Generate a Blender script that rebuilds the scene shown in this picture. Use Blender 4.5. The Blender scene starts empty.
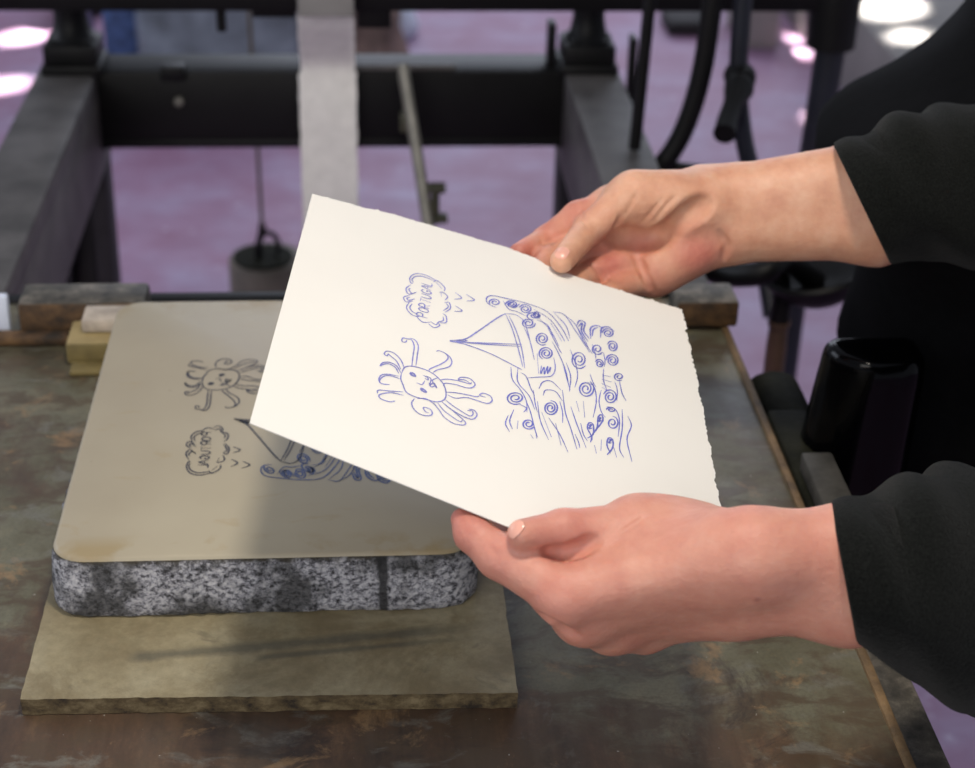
import numpy as np
STROKES=[[0,1,[[-1601,4540],[-1453,3784],[-1006,3396],[-301,3350],[260,3589],[758,4231],[949,5123],[859,5817],[455,6274],[-154,6363],[-760,6453],[-1229,6248],[-1459,5608],[-1604,5123],[-1601,4540]]],[0,1.6,[[-1137,4130],[-950,4129],[-836,4351],[-1028,4398],[-1115,4234],[-957,4281]]],[0,1.6,[[-486,5406],[-317,5401],[-151,5627],[-342,5659],[-444,5480],[-257,5507]]],[0,0.9,[[-425,4019],[-172,4081],[-98,4326],[-295,4275]]],[0,0.9,[[-723,5007],[-415,4988],[-283,4515]]],[0,0.9,[[-232,3971],[49,4118],[5,4843],[219,4420],[410,4880],[133,4255],[426,3779]]],[0,0.9,[[-46,4585],[87,4937],[307,4656],[181,4444]]],[0,1,[[-1082,3444],[-1069,2262],[-1065,1183],[-1242,597],[-1522,624],[-1758,702],[-1774,1103],[-1577,1052],[-1513,775]]],[0,1,[[-857,3256],[-839,2113],[-833,1031],[-1048,469],[-1372,446]]],[0,1,[[-107,3302],[-2,3012],[519,2229],[817,1659],[921,1209],[746,858],[380,785],[226,963]]],[0,1,[[133,3373],[389,2913],[998,2226],[1152,1597],[1039,1133],[786,833]]],[0,1,[[588,3898],[969,3587],[1673,3368],[2227,3318],[2341,3100]]],[0,1,[[767,4443],[870,4088],[1452,3873],[2083,3847],[2432,3558],[2541,3123],[2212,2735],[1739,2913],[1591,3272],[1903,3077],[2264,3221]]],[0,1,[[943,4983],[1480,4725],[2102,4560],[2649,4441],[2803,4275]]],[0,1,[[1030,5216],[1499,5286],[2110,4842],[2736,4818],[3285,4771],[3554,4321],[3430,3892],[3032,3845],[2841,4180],[3196,4179]]],[0,1,[[975,5817],[1373,6139],[1844,6414],[2311,6619],[2498,6370],[2452,6049],[2183,6140]]],[0,1,[[755,6092],[1231,6503],[1856,6822],[2472,6869],[2728,6302],[2565,5911],[2256,5957]]],[0,0.9,[[536,6365],[862,6864],[1256,7180],[1799,7473],[1945,7250]]],[0,0.9,[[271,6455],[639,6998],[965,7558],[1507,7849],[2034,7674],[2101,7362],[1785,7002],[1311,6594]]],[0,1,[[-749,6656],[-873,7149],[-730,7683],[-337,7994],[145,7842],[280,7488],[114,7175],[-224,7241],[-94,7575],[96,7598]]],[0,1,[[-601,6566],[-157,6295],[234,6478],[473,6682]]],[0,1,[[-1356,6677],[-1956,6765],[-2458,7143],[-2659,7475],[-2492,7719],[-2043,7721],[-1758,7479]]],[0,1,[[-1413,6361],[-2040,6648],[-2699,6942],[-2746,7320]]],[0,1,[[-1641,5146],[-2065,5123],[-2438,5285],[-2675,5721],[-2722,6108],[-2526,6199],[-2157,6041]]],[0,1,[[-1733,4914],[-2301,5053],[-2663,5354],[-2774,5926],[-2599,6245]]],[0,1.1,[[-1750,4634],[-1977,4117],[-2375,3971],[-2702,4283],[-2802,4495],[-2680,4048],[-2310,3781],[-1912,3928],[-1643,4493]]],[0,1,[[-1486,3879],[-1727,3139],[-2151,2657],[-2542,2683],[-2672,3070],[-2507,3190],[-2447,2925]]],[0,1,[[-1665,4140],[-1944,3428],[-2320,3069],[-2489,2877]]],[0,1,[[-369,-1915],[-19,-1685],[281,-2105],[221,-2415]]],[0,1,[[311,-2495],[671,-2795],[651,-3515],[431,-3745]]],[0,1,[[561,-3985],[871,-4695],[771,-5395],[481,-5155]]],[0,1,[[511,-5505],[661,-6085],[371,-6415],[121,-6295]]],[0,1,[[441,-6645],[421,-7205],[-59,-7745],[-259,-7405]]],[0,1,[[-9,-7635],[-749,-7945],[-1399,-7705],[-1739,-6905],[-1639,-6235],[-1519,-6345]]],[0,1,[[-1659,-6005],[-1899,-5305],[-1709,-4735],[-1319,-5205]]],[0,1,[[-1659,-4615],[-1979,-4135],[-1799,-3675],[-1409,-4035]]],[0,1,[[-1609,-3795],[-1739,-2955],[-1419,-2365],[-999,-2375],[-1039,-2615]]],[0,1,[[-1069,-2255],[-729,-1905],[-289,-2165]]],[0,1,[[-279,-2285],[71,-2095],[221,-2535],[491,-2905],[461,-3385]]],[0,1,[[451,-4095],[741,-4815],[581,-5155]]],[0,1,[[271,-5835],[241,-6295]]],[0,1,[[281,-6865],[-89,-7415]]],[0,1,[[-199,-7525],[-889,-7655],[-1369,-7365],[-1599,-6795],[-1509,-6465]]],[0,1,[[-1639,-5545],[-1719,-5315],[-1509,-4975],[-1249,-5325]]],[0,1,[[-1619,-4385],[-1779,-4145],[-1659,-3955],[-1319,-4395]]],[0,1,[[-1439,-3685],[-1549,-3085],[-1279,-2685],[-1029,-2745]]],[0,1.05,[[-449,-2545],[-1079,-2525],[-1059,-2815],[-899,-2935],[-749,-2825],[-769,-2535]]],[0,1.05,[[-399,-3395],[-569,-3195],[-889,-3185],[-1029,-3375],[-859,-3575],[-549,-3585],[-399,-3395]]],[0,1.05,[[-389,-3765],[-1009,-3745],[-989,-4025],[-829,-4155],[-679,-4035],[-699,-3755]]],[0,1.05,[[-689,-3915],[-359,-4165]]],[0,1.05,[[-339,-4605],[-959,-4585]]],[0,1.05,[[-979,-4345],[-939,-4815]]],[0,1.05,[[-969,-4945],[-529,-4975],[-339,-5145],[-389,-5285],[-569,-5375],[-939,-5365]]],[0,1.05,[[-829,-5955],[-959,-5765],[-819,-5585],[-519,-5595],[-349,-5785],[-459,-5965],[-609,-5955],[-619,-5795]]],[0,1.05,[[-379,-6135],[-979,-6345],[-349,-6595]]],[0,1.05,[[-619,-6225],[-599,-6495]]],[0,1.05,[[-1009,-6695],[-399,-6715],[-369,-7075]]],[0,1.1,[[1111,-4475],[1601,-4885],[1161,-5245]]],[0,1.1,[[1091,-6045],[1531,-6525],[1121,-6955]]],[0,1.1,[[1841,-6345],[2331,-6815],[1801,-7205]]],[2,0.8,[[5540,3208],[5777,4233],[6004,5808],[6155,6555]]],[2,0.8,[[5961,1756],[6062,3186],[6184,3990]]],[2,0.8,[[5220,220],[5554,477],[5797,1553],[6038,2310]]],[2,0.8,[[7250,-4824],[7658,-3420],[7969,-1993],[8134,-512]]],[2,0.8,[[6490,-7255],[7188,-6151],[7682,-4433]]],[2,0.8,[[8390,-4559],[8685,-2770],[8730,-1514],[8513,-125]]],[2,0.8,[[8153,-8925],[8773,-8270],[9268,-6842],[9583,-5675]]],[2,0.8,[[9538,-2341],[9676,-1472],[9860,-957]]],[2,0.8,[[8350,5002],[8536,5736],[8582,6263]]],[2,0.8,[[7531,2000],[7670,3101],[7640,4279]]],[2,0.8,[[9874,-6206],[10006,-5104],[10012,-4440]]],[2,0.8,[[10566,-5636],[10608,-4656],[10512,-3768]]],[2,0.8,[[11107,-2363],[11198,-1468],[11091,-160]]],[2,0.8,[[8722,3641],[8847,4713],[9069,5289]]],[2,0.8,[[10164,-832],[9965,523],[10047,1679],[10277,2136]]],[1,1.2,[[949,-774],[1844,-1527],[2491,-2746],[3150,-4130],[3828,-5550],[4297,-6394]]],[1,1.2,[[951,-711],[2853,-1604],[5227,-2863]]],[1,1.2,[[1527,-928],[2850,-1733],[5314,-3151]]],[1,1.2,[[952,-680],[1861,-922],[3371,-811],[4885,-290],[5305,-147]]],[1,0.9,[[948,-806],[1930,-1454],[1690,-1068],[1359,-948],[2015,-1412]]],[1,1,[[4297,-6394],[4707,-4835],[5055,-2718],[5357,-494]]],[1,1,[[4527,-6271],[4969,-4669],[5312,-2557],[5474,-411]]],[1,0.9,[[4297,-6394],[4880,-6688],[5324,-6463],[5587,-5770],[6001,-2676]]],[1,0.9,[[5497,-5364],[5838,-3894],[6078,-1752]]],[1,0.9,[[6259,-2680],[6317,-314]]],[1,0.9,[[5637,580],[6312,64],[7082,-544],[7359,-1606],[7298,-2860]]],[2,0.9,[[6500,-1380],[6436,-389],[6670,-1328],[6657,-465],[6896,-1568],[6846,-647],[7067,-1580],[7003,-904]]],[2,1.2,[[6844,-4163],[6538,-3902],[6303,-4076],[6249,-4566],[6389,-5107],[6634,-5427],[6855,-5389],[6946,-5047],[6874,-4606],[6697,-4292],[6513,-4241],[6410,-4443],[6430,-4767],[6544,-5036],[6681,-5127],[6771,-5023],[6777,-4817],[6714,-4630],[6631,-4548],[6573,-4591]]],[2,1.2,[[6588,-2186],[6402,-2518],[6435,-3083],[6657,-3591],[6948,-3804],[7159,-3639],[7196,-3211],[7058,-2751],[6830,-2481],[6627,-2510],[6545,-2790],[6607,-3162],[6769,-3439],[6941,-3501],[7039,-3339],[7027,-3072],[6926,-2839],[6802,-2746],[6716,-2812],[6703,-2974],[6754,-3132],[6826,-3212]]],[2,1.2,[[6231,-6482],[6101,-5967],[5834,-5594],[5562,-5511],[5408,-5732],[5429,-6125],[5599,-6499],[5825,-6683],[5997,-6614],[6044,-6356],[5962,-6053],[5804,-5843],[5656,-5813],[5582,-5943],[5603,-6148],[5691,-6320],[5791,-6384],[5854,-6336],[5859,-6231]]],[2,1.2,[[6570,-7842],[6497,-7486],[6350,-7245],[6201,-7218],[6118,-7395],[6132,-7675],[6226,-7926],[6350,-8032],[6443,-7963],[6468,-7773],[6422,-7564],[6334,-7433],[6253,-7424],[6213,-7528],[6225,-7671],[6275,-7784],[6330,-7821],[6363,-7780],[6366,-7703]]],[2,1.2,[[5192,-7834],[5392,-8286],[5670,-8525],[5888,-8452],[5954,-8137],[5854,-7745],[5651,-7463],[5447,-7405],[5336,-7568],[5355,-7857],[5478,-8122],[5637,-8246],[5754,-8194],[5780,-8017],[5721,-7819],[5622,-7697],[5534,-7686],[5498,-7769],[5517,-7879]]],[2,1.2,[[9309,-3170],[8963,-2613],[8627,-2594],[8461,-3080],[8530,-3795],[8783,-4380],[9082,-4557],[9275,-4275],[9277,-3720],[9112,-3195],[8877,-2944],[8694,-3056],[8643,-3429],[8732,-3852],[8897,-4111],[9049,-4109],[9113,-3885],[9076,-3595],[8976,-3393],[8877,-3356],[8828,-3462]]],[2,1.2,[[9502,-1449],[9696,-1006],[9634,-307],[9373,284],[9055,494],[8838,258],[8814,-267],[8981,-807],[9237,-1098],[9451,-1020],[9520,-653],[9430,-213],[9247,79],[9069,104],[8982,-107],[9014,-422],[9129,-667],[9256,-737],[9331,-633],[9329,-445],[9268,-286]]],[2,1.2,[[6979,2245],[7261,2304],[7377,2732],[7288,3292],[7052,3701],[6796,3781],[6642,3526],[6656,3084],[6813,2682],[7027,2511],[7188,2630],[7224,2948],[7134,3290],[6976,3490],[6836,3472],[6775,3277],[6812,3022],[6914,2843],[7018,2810],[7076,2908],[7068,3066],[7014,3186]]],[2,1.2,[[5196,3674],[4815,3955],[4517,3860],[4441,3469],[4605,2993],[4909,2675],[5189,2659],[5307,2923],[5227,3303],[5008,3601],[4777,3682],[4645,3536],[4664,3265],[4803,3017],[4974,2912],[5089,2979],[5100,3147],[5025,3317],[4921,3401],[4846,3381]]],[2,1.2,[[5987,5593],[5773,5940],[5529,6052],[5368,5903],[5355,5590],[5481,5272],[5672,5099],[5829,5137],[5885,5334],[5829,5579],[5703,5751],[5580,5778],[5514,5682],[5526,5526],[5594,5401],[5669,5356],[5713,5395]]],[2,1.2,[[10663,-4691],[10813,-5296],[11094,-5703],[11359,-5726],[11477,-5380],[11406,-4876],[11198,-4468],[10968,-4345],[10828,-4534],[10835,-4914],[10969,-5276],[11154,-5455],[11290,-5378],[11319,-5125],[11243,-4839],[11116,-4665],[11008,-4668],[10965,-4815],[10998,-5003],[11073,-5131],[11142,-5152]]],[2,1.2,[[10882,-6850],[11074,-7347],[11319,-7560],[11496,-7419],[11530,-7015],[11424,-6567],[11238,-6279],[11067,-6264],[10985,-6494],[11017,-6835],[11136,-7123],[11276,-7233],[11367,-7137],[11379,-6917],[11320,-6696],[11230,-6572],[11156,-6582],[11131,-6693],[11152,-6820]]],[2,1.2,[[10614,-8157],[10745,-8638],[10994,-8986],[11238,-9053],[11365,-8838],[11329,-8463],[11164,-8120],[10959,-7956],[10811,-8023],[10780,-8268],[10864,-8550],[11010,-8744],[11142,-8768],[11202,-8640],[11175,-8449],[11092,-8291],[11001,-8234],[10948,-8280],[10947,-8379]]],[2,1.2,[[10514,-5636],[10272,-5189],[10015,-5077],[9866,-5310],[9883,-5745],[10034,-6140],[10233,-6318],[10374,-6219],[10399,-5942],[10319,-5648],[10190,-5483],[10087,-5497],[10054,-5646],[10088,-5814],[10152,-5910]]],[2,1.2,[[9959,-4035],[10108,-4405],[10296,-4555],[10431,-4442],[10456,-4144],[10370,-3822],[10230,-3629],[10106,-3635],[10052,-3810],[10084,-4051],[10173,-4234],[10269,-4286],[10326,-4203],[10324,-4053],[10277,-3925],[10220,-3872],[10183,-3897]]],[2,1.2,[[10275,-422],[10520,-1007],[10830,-1239],[11046,-1030],[11068,-525],[10904,-1],[10657,283],[10452,218],[10386,-128],[10474,-556],[10657,-848],[10832,-875],[10914,-660],[10876,-347],[10757,-102],[10631,-34],[10558,-143],[10564,-338],[10629,-502],[10704,-560]]],[2,1.2,[[11573,-2848],[11323,-2664],[11146,-2749],[11117,-3037],[11232,-3365],[11418,-3570],[11577,-3572],[11635,-3400],[11582,-3167],[11463,-2992],[11348,-2949],[11291,-3033],[11308,-3169],[11368,-3279],[11430,-3311]]],[2,1.2,[[10718,1726],[10942,1804],[11019,2190],[10928,2672],[10734,3004],[10538,3058],[10434,2842],[10455,2496],[10576,2199],[10722,2082],[10822,2174],[10835,2390],[10774,2599],[10684,2707],[10619,2681],[10603,2576]]],[2,1.2,[[3299,-6946],[3271,-7270],[3417,-7631],[3646,-7856],[3839,-7849],[3909,-7646],[3838,-7374],[3682,-7169],[3532,-7122],[3454,-7222],[3475,-7398],[3562,-7545],[3658,-7600],[3712,-7559],[3709,-7471]]],[2,1.2,[[4307,-7645],[4411,-8027],[4636,-8329],[4870,-8416],[5005,-8271],[4989,-7985],[4845,-7699],[4654,-7545],[4506,-7575],[4464,-7754],[4531,-7981],[4663,-8145],[4791,-8187],[4856,-8098],[4840,-7950],[4766,-7820],[4681,-7761],[4627,-7788],[4621,-7863]]],[2,1.2,[[10354,1256],[10457,1008],[10648,817],[10824,772],[10902,873],[10855,1052],[10728,1209],[10596,1270],[10523,1227],[10533,1116],[10605,1010],[10685,961],[10732,979],[10731,1030]]],[2,1.2,[[6127,-6797],[5816,-6755],[5693,-7006],[5796,-7399],[6044,-7722],[6299,-7829],[6433,-7699],[6401,-7435],[6249,-7190],[6076,-7083],[5971,-7132],[5970,-7277],[6045,-7416],[6134,-7480]]],[2,1,[[3727,-6780],[3194,-6945],[3095,-7593],[3444,-8200],[4518,-8516],[5783,-8742],[7051,-8531],[7922,-6990],[8330,-5534]]],[2,1,[[4162,-7977],[4524,-7151],[5058,-7163],[5593,-6998]]],[2,1,[[4879,-8477],[4522,-7686],[4880,-7575],[5239,-8364]]],[2,0.85,[[6141,-8266],[7214,-7570],[7895,-5932],[8058,-5356]]],[2,0.85,[[7419,-8784],[8153,-8925],[8831,-7249],[9647,-5040]]],[2,0.85,[[7508,-8664],[8206,-7533],[8431,-5943]]],[2,0.85,[[8941,-7851],[9334,-6195],[9822,-4986]]],[2,0.85,[[7013,-6381],[7674,-4094],[7840,-3703]]],[2,0.85,[[7208,-7212],[7878,-5237]]],[2,0.85,[[6307,-6955],[7020,-6734],[7347,-5227]]],[2,1.3,[[8947,-8032],[9157,-8816],[9522,-8776],[9387,-7620],[9717,-6793]]],[2,1.3,[[9034,-7913],[9334,-8649],[9236,-7449],[9611,-6377]]],[2,1.3,[[9810,-6854],[9869,-8296],[10358,-8981],[10807,-8747]]],[2,1.3,[[9918,-7273],[10050,-8240],[10384,-8749]]],[2,1.3,[[10472,-7465],[10626,-8804],[11113,-9309],[11463,-8936]]],[2,0.85,[[4634,-36],[4721,1306],[5216,2214],[5540,3208],[5566,4359]]],[2,0.85,[[5053,-144],[5052,1406],[5707,2512],[6023,3795]]],[2,0.85,[[6296,1397],[6559,468],[7070,57],[7645,719]]],[2,0.85,[[6537,2005],[6713,1292],[7302,1083],[7700,1897]]],[2,0.85,[[7819,-2868],[8030,-1076],[8210,371]]],[2,0.85,[[8075,-2706],[8292,-1240],[8154,559]]],[2,0.85,[[7731,666],[7837,3001],[8120,4569],[8414,6496]]],[2,0.85,[[6197,2809],[6336,4763],[6790,6464]]],[2,0.85,[[6830,4183],[7448,5526],[7888,7069]]],[2,0.85,[[6429,3843],[6956,6091]]],[2,0.85,[[7229,4522],[7503,6605]]],[2,0.85,[[8549,1382],[8679,2498]]],[2,0.85,[[8978,1122],[8996,2897]]],[2,0.85,[[9506,2594],[9791,628],[9737,-881],[9322,-1252]]],[2,0.85,[[8190,2198],[8471,3789],[8959,6048]]],[2,0.9,[[4491,5288],[4338,6226],[4577,6920]]],[2,0.9,[[4809,4524],[4573,5806],[4733,6551]]],[2,0.9,[[5049,5524],[5001,6395]]],[2,0.9,[[5759,6508],[5915,6832]]],[2,0.9,[[6078,6323],[6105,6722]]],[2,0.9,[[5132,3749],[5536,3943],[5372,4475]]],[2,1.2,[[9080,5002],[9431,4374],[9474,3343],[9227,3344],[9119,3984],[9336,4713],[9229,5337]]],[2,1.2,[[9652,3816],[10091,2541],[10033,1985],[9813,2412],[9716,3491],[9431,4374]]],[2,1.2,[[10167,6050],[10538,5146],[10584,4275],[10337,4275],[10217,5050],[10374,5795]]],[2,1.2,[[9215,3640],[9390,3393],[9203,3935],[9424,3748]]],[2,1.2,[[9841,2543],[9985,2310],[9827,2844],[10005,2592]]],[2,1.2,[[10344,4470],[10516,4314],[10329,4760],[10498,4664]]],[2,0.9,[[11374,584],[11249,2737],[10959,4905],[11154,5767]]],[2,0.9,[[11680,1154],[11841,2097],[11471,3763],[11633,5910]]],[2,0.9,[[10622,5098],[10736,6003]]],[2,0.9,[[9909,4664],[9822,5832]]],[2,0.9,[[9466,5480],[9545,6265]]],[2,0.9,[[11398,-2864],[11485,-1331],[11696,-528]]],[2,0.9,[[10425,852],[10934,848],[11127,1928],[10940,3784]]],[2,0.9,[[10467,-3576],[10368,-2221],[10519,-1050]]],[2,1.2,[[10337,-2683],[10871,-2857]]],[2,1.2,[[10260,-2154],[10891,-2228]]],[2,1.2,[[10201,-1641],[10803,-1539]]],[2,1.2,[[10214,-1176],[10688,-998]]]]
STONE0=[-0.1, 1.0178]
CAM_ROT=[[0.997399, -0.068796, 0.021487], [-0.014291, -0.480975, -0.876618], [0.070643, 0.874031, -0.480708]]
CAM_LOC=[0.0, 0.0, 1.433]
FPX=1700.17
PAPER_O=[0.03679, 0.84325, 0.99552]
PAPER_X=[0.93939, -0.06852, -0.33592];PAPER_Q=[-0.08238, -0.99623, -0.02716];PAPER_N=[0.3328, -0.05318, 0.9415]
LEFT_HAND=[('S', 0.01, (0.2284, 0.658, 0.9775), (0.25229, 0.66022, 0.97681), 0.0212, 0.0145), ('S', 0.02, (0.2313, 0.6544, 0.9549), (0.2546, 0.649, 0.95692), 0.0212, 0.0145), ('S', 0.01, (0.18, 0.6535, 0.9789), (0.2284, 0.658, 0.9775), 0.0215, 0.0212), ('S', 0.02, (0.1851, 0.6651, 0.9509), (0.2313, 0.6544, 0.9549), 0.0205, 0.0212), ('S', 0.012, (0.18, 0.6535, 0.9789), (0.1671, 0.6585, 0.9736), 0.0205, 0.0165), ('S', 0.012, (0.1851, 0.6651, 0.9509), (0.1785, 0.6714, 0.9405), 0.0195, 0.0155), ('S', 0.012, (0.1671, 0.6585, 0.9736), (0.09356, 0.6602, 0.95343), 0.0165, 0.0125), ('S', 0.014, (0.171, 0.663, 0.9616), (0.104, 0.6681, 0.9361), 0.0155, 0.012), ('S', 0.014, (0.1749, 0.6679, 0.9503), (0.1197, 0.6793, 0.9212), 0.015, 0.0115), ('S', 0.014, (0.1785, 0.6714, 0.9405), (0.1386, 0.6904, 0.911), 0.0155, 0.0115), ('S', 0.012, (0.09356, 0.6602, 0.95343), (0.104, 0.6681, 0.9361), 0.0105, 0.0105), ('S', 0.012, (0.104, 0.6681, 0.9361), (0.1197, 0.6793, 0.9212), 0.0105, 0.01), ('S', 0.012, (0.1197, 0.6793, 0.9212), (0.1386, 0.6904, 0.911), 0.01, 0.01), ('S', 0.018, (0.1626, 0.6868, 0.9613), (0.12869, 0.69052, 0.9714), 0.0175, 0.0128), ('S', 0.016, (0.1626, 0.6868, 0.9613), (0.1671, 0.6585, 0.9736), 0.0165, 0.016), ('S', 0.006, (0.12869, 0.69052, 0.9714), (0.09342, 0.68164, 0.977), 0.0124, 0.0098), ('S', 0.004, (0.09342, 0.68164, 0.977), (0.07317, 0.67337, 0.98071), 0.0098, 0.0074), ('S', 0.016, (0.11112, 0.67536, 0.96242), (0.16485, 0.67265, 0.96745), 0.0095, 0.015), ('E', 0.012, (0.148, 0.69644, 0.96606), (0.028, 0.016, 0.016), ((-0.9531, 0.2804, 0.1137), (0.1045, -0.0475, 0.9934), (0.284, 0.9587, 0.0159))), ('S', 0.006, (0.11676, 0.68404, 0.9572), (0.0918, 0.68369, 0.96281), 0.0108, 0.0088), ('S', 0.006, (0.09356, 0.6602, 0.95343), (0.06245, 0.67831, 0.96492), 0.0125, 0.0108), ('S', 0.004, (0.06245, 0.67831, 0.96492), (0.04994, 0.68956, 0.97104), 0.0108, 0.0088), ('S', 0.004, (0.04994, 0.68956, 0.97104), (0.04531, 0.6951, 0.97564), 0.0088, 0.0056), ('E', 0.006, (0.09304, 0.6598, 0.9543), (0.0125, 0.0115, 0.0125), ((-0.9641, -0.2652, 0.0084), (0.0223, -0.0493, 0.9985), (-0.2644, 0.9629, 0.0534))), ('S', 0.006, (0.104, 0.6681, 0.9361), (0.07737, 0.6966, 0.95168), 0.0122, 0.0105), ('S', 0.004, (0.07737, 0.6966, 0.95168), (0.06989, 0.71886, 0.96284), 0.0105, 0.0092), ('S', 0.004, (0.06989, 0.71886, 0.96284), (0.06899, 0.73602, 0.96818), 0.0092, 0.0078), ('S', 0.006, (0.1197, 0.6793, 0.9212), (0.10176, 0.71049, 0.93867), 0.0115, 0.01), ('S', 0.004, (0.10176, 0.71049, 0.93867), (0.09735, 0.73229, 0.95009), 0.01, 0.0088), ('S', 0.004, (0.09735, 0.73229, 0.95009), (0.0968, 0.74825, 0.95591), 0.0088, 0.0074), ('S', 0.006, (0.1386, 0.6904, 0.911), (0.12642, 0.71345, 0.92956), 0.0105, 0.009), ('S', 0.004, (0.12642, 0.71345, 0.92956), (0.12393, 0.72931, 0.94148), 0.009, 0.0078), ('S', 0.004, (0.12393, 0.72931, 0.94148), (0.12372, 0.74315, 0.94727), 0.0078, 0.0066), ('C', 0.005, (0.08418, 0.67047, 0.97378), (0.08694, 0.67184, 0.97221), 0.00063, 0.00122), ('C', 0.005, (0.08694, 0.67184, 0.97221), (0.08961, 0.67237, 0.9712), 0.00122, 0.0018), ('C', 0.005, (0.08961, 0.67237, 0.9712), (0.09219, 0.67223, 0.97065), 0.0018, 0.0018), ('C', 0.005, (0.09219, 0.67223, 0.97065), (0.09425, 0.67153, 0.97151), 0.0018, 0.0018), ('C', 0.005, (0.09425, 0.67153, 0.97151), (0.09633, 0.67102, 0.97223), 0.0018, 0.0018), ('C', 0.005, (0.09633, 0.67102, 0.97223), (0.09843, 0.67068, 0.97285), 0.0018, 0.0018), ('C', 0.005, (0.09843, 0.67068, 0.97285), (0.10055, 0.67045, 0.97338), 0.0018, 0.0018), ('C', 0.005, (0.10055, 0.67045, 0.97338), (0.10244, 0.67063, 0.97451), 0.0018, 0.0018), ('C', 0.005, (0.10244, 0.67063, 0.97451), (0.10436, 0.67098, 0.97552), 0.0018, 0.0018), ('C', 0.005, (0.10436, 0.67098, 0.97552), (0.1063, 0.67143, 0.97646), 0.0018, 0.00122), ('C', 0.005, (0.1063, 0.67143, 0.97646), (0.10826, 0.67204, 0.9773), 0.00122, 0.00063), ('C', 0.002, (0.12095, 0.67422, 0.98012), (0.12298, 0.67524, 0.98092), 0.00014, 0.00027), ('C', 0.002, (0.12298, 0.67524, 0.98092), (0.12502, 0.67634, 0.98167), 0.00027, 0.0004), ('C', 0.002, (0.12502, 0.67634, 0.98167), (0.12709, 0.67754, 0.98236), 0.0004, 0.0004), ('C', 0.002, (0.12709, 0.67754, 0.98236), (0.12918, 0.67881, 0.98301), 0.0004, 0.0004), ('C', 0.002, (0.12918, 0.67881, 0.98301), (0.13129, 0.68016, 0.9836), 0.0004, 0.00027), ('C', 0.002, (0.13129, 0.68016, 0.9836), (0.1334, 0.68152, 0.9842), 0.00027, 0.00014), ('C', 0.005, (0.08065, 0.65357, 0.94691), (0.08236, 0.65141, 0.9467), 0.00056, 0.00108), ('C', 0.005, (0.08236, 0.65141, 0.9467), (0.08419, 0.65025, 0.94574), 0.00108, 0.0016), ('C', 0.005, (0.08419, 0.65025, 0.94574), (0.08659, 0.64909, 0.9449), 0.0016, 0.0016), ('C', 0.005, (0.08659, 0.64909, 0.9449), (0.08919, 0.64937, 0.94296), 0.0016, 0.0016), ('C', 0.005, (0.08919, 0.64937, 0.94296), (0.09201, 0.65114, 0.93989), 0.0016, 0.0016), ('C', 0.005, (0.09201, 0.65114, 0.93989), (0.09469, 0.65184, 0.93761), 0.0016, 0.00108), ('C', 0.005, (0.09469, 0.65184, 0.93761), (0.09728, 0.65188, 0.93584), 0.00108, 0.00056), ('C', 0.0015, (0.05753, 0.67356, 0.97466), (0.05854, 0.6718, 0.97392), 0.00021, 0.0004), ('C', 0.0015, (0.05854, 0.6718, 0.97392), (0.05957, 0.67024, 0.97304), 0.0004, 0.0006), ('C', 0.0015, (0.05957, 0.67024, 0.97304), (0.06062, 0.66897, 0.97196), 0.0006, 0.0006), ('C', 0.0015, (0.06062, 0.66897, 0.97196), (0.06056, 0.66755, 0.96977), 0.0006, 0.0004), ('C', 0.0015, (0.06056, 0.66755, 0.96977), (0.06055, 0.66656, 0.96729), 0.0004, 0.00021)]
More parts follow.
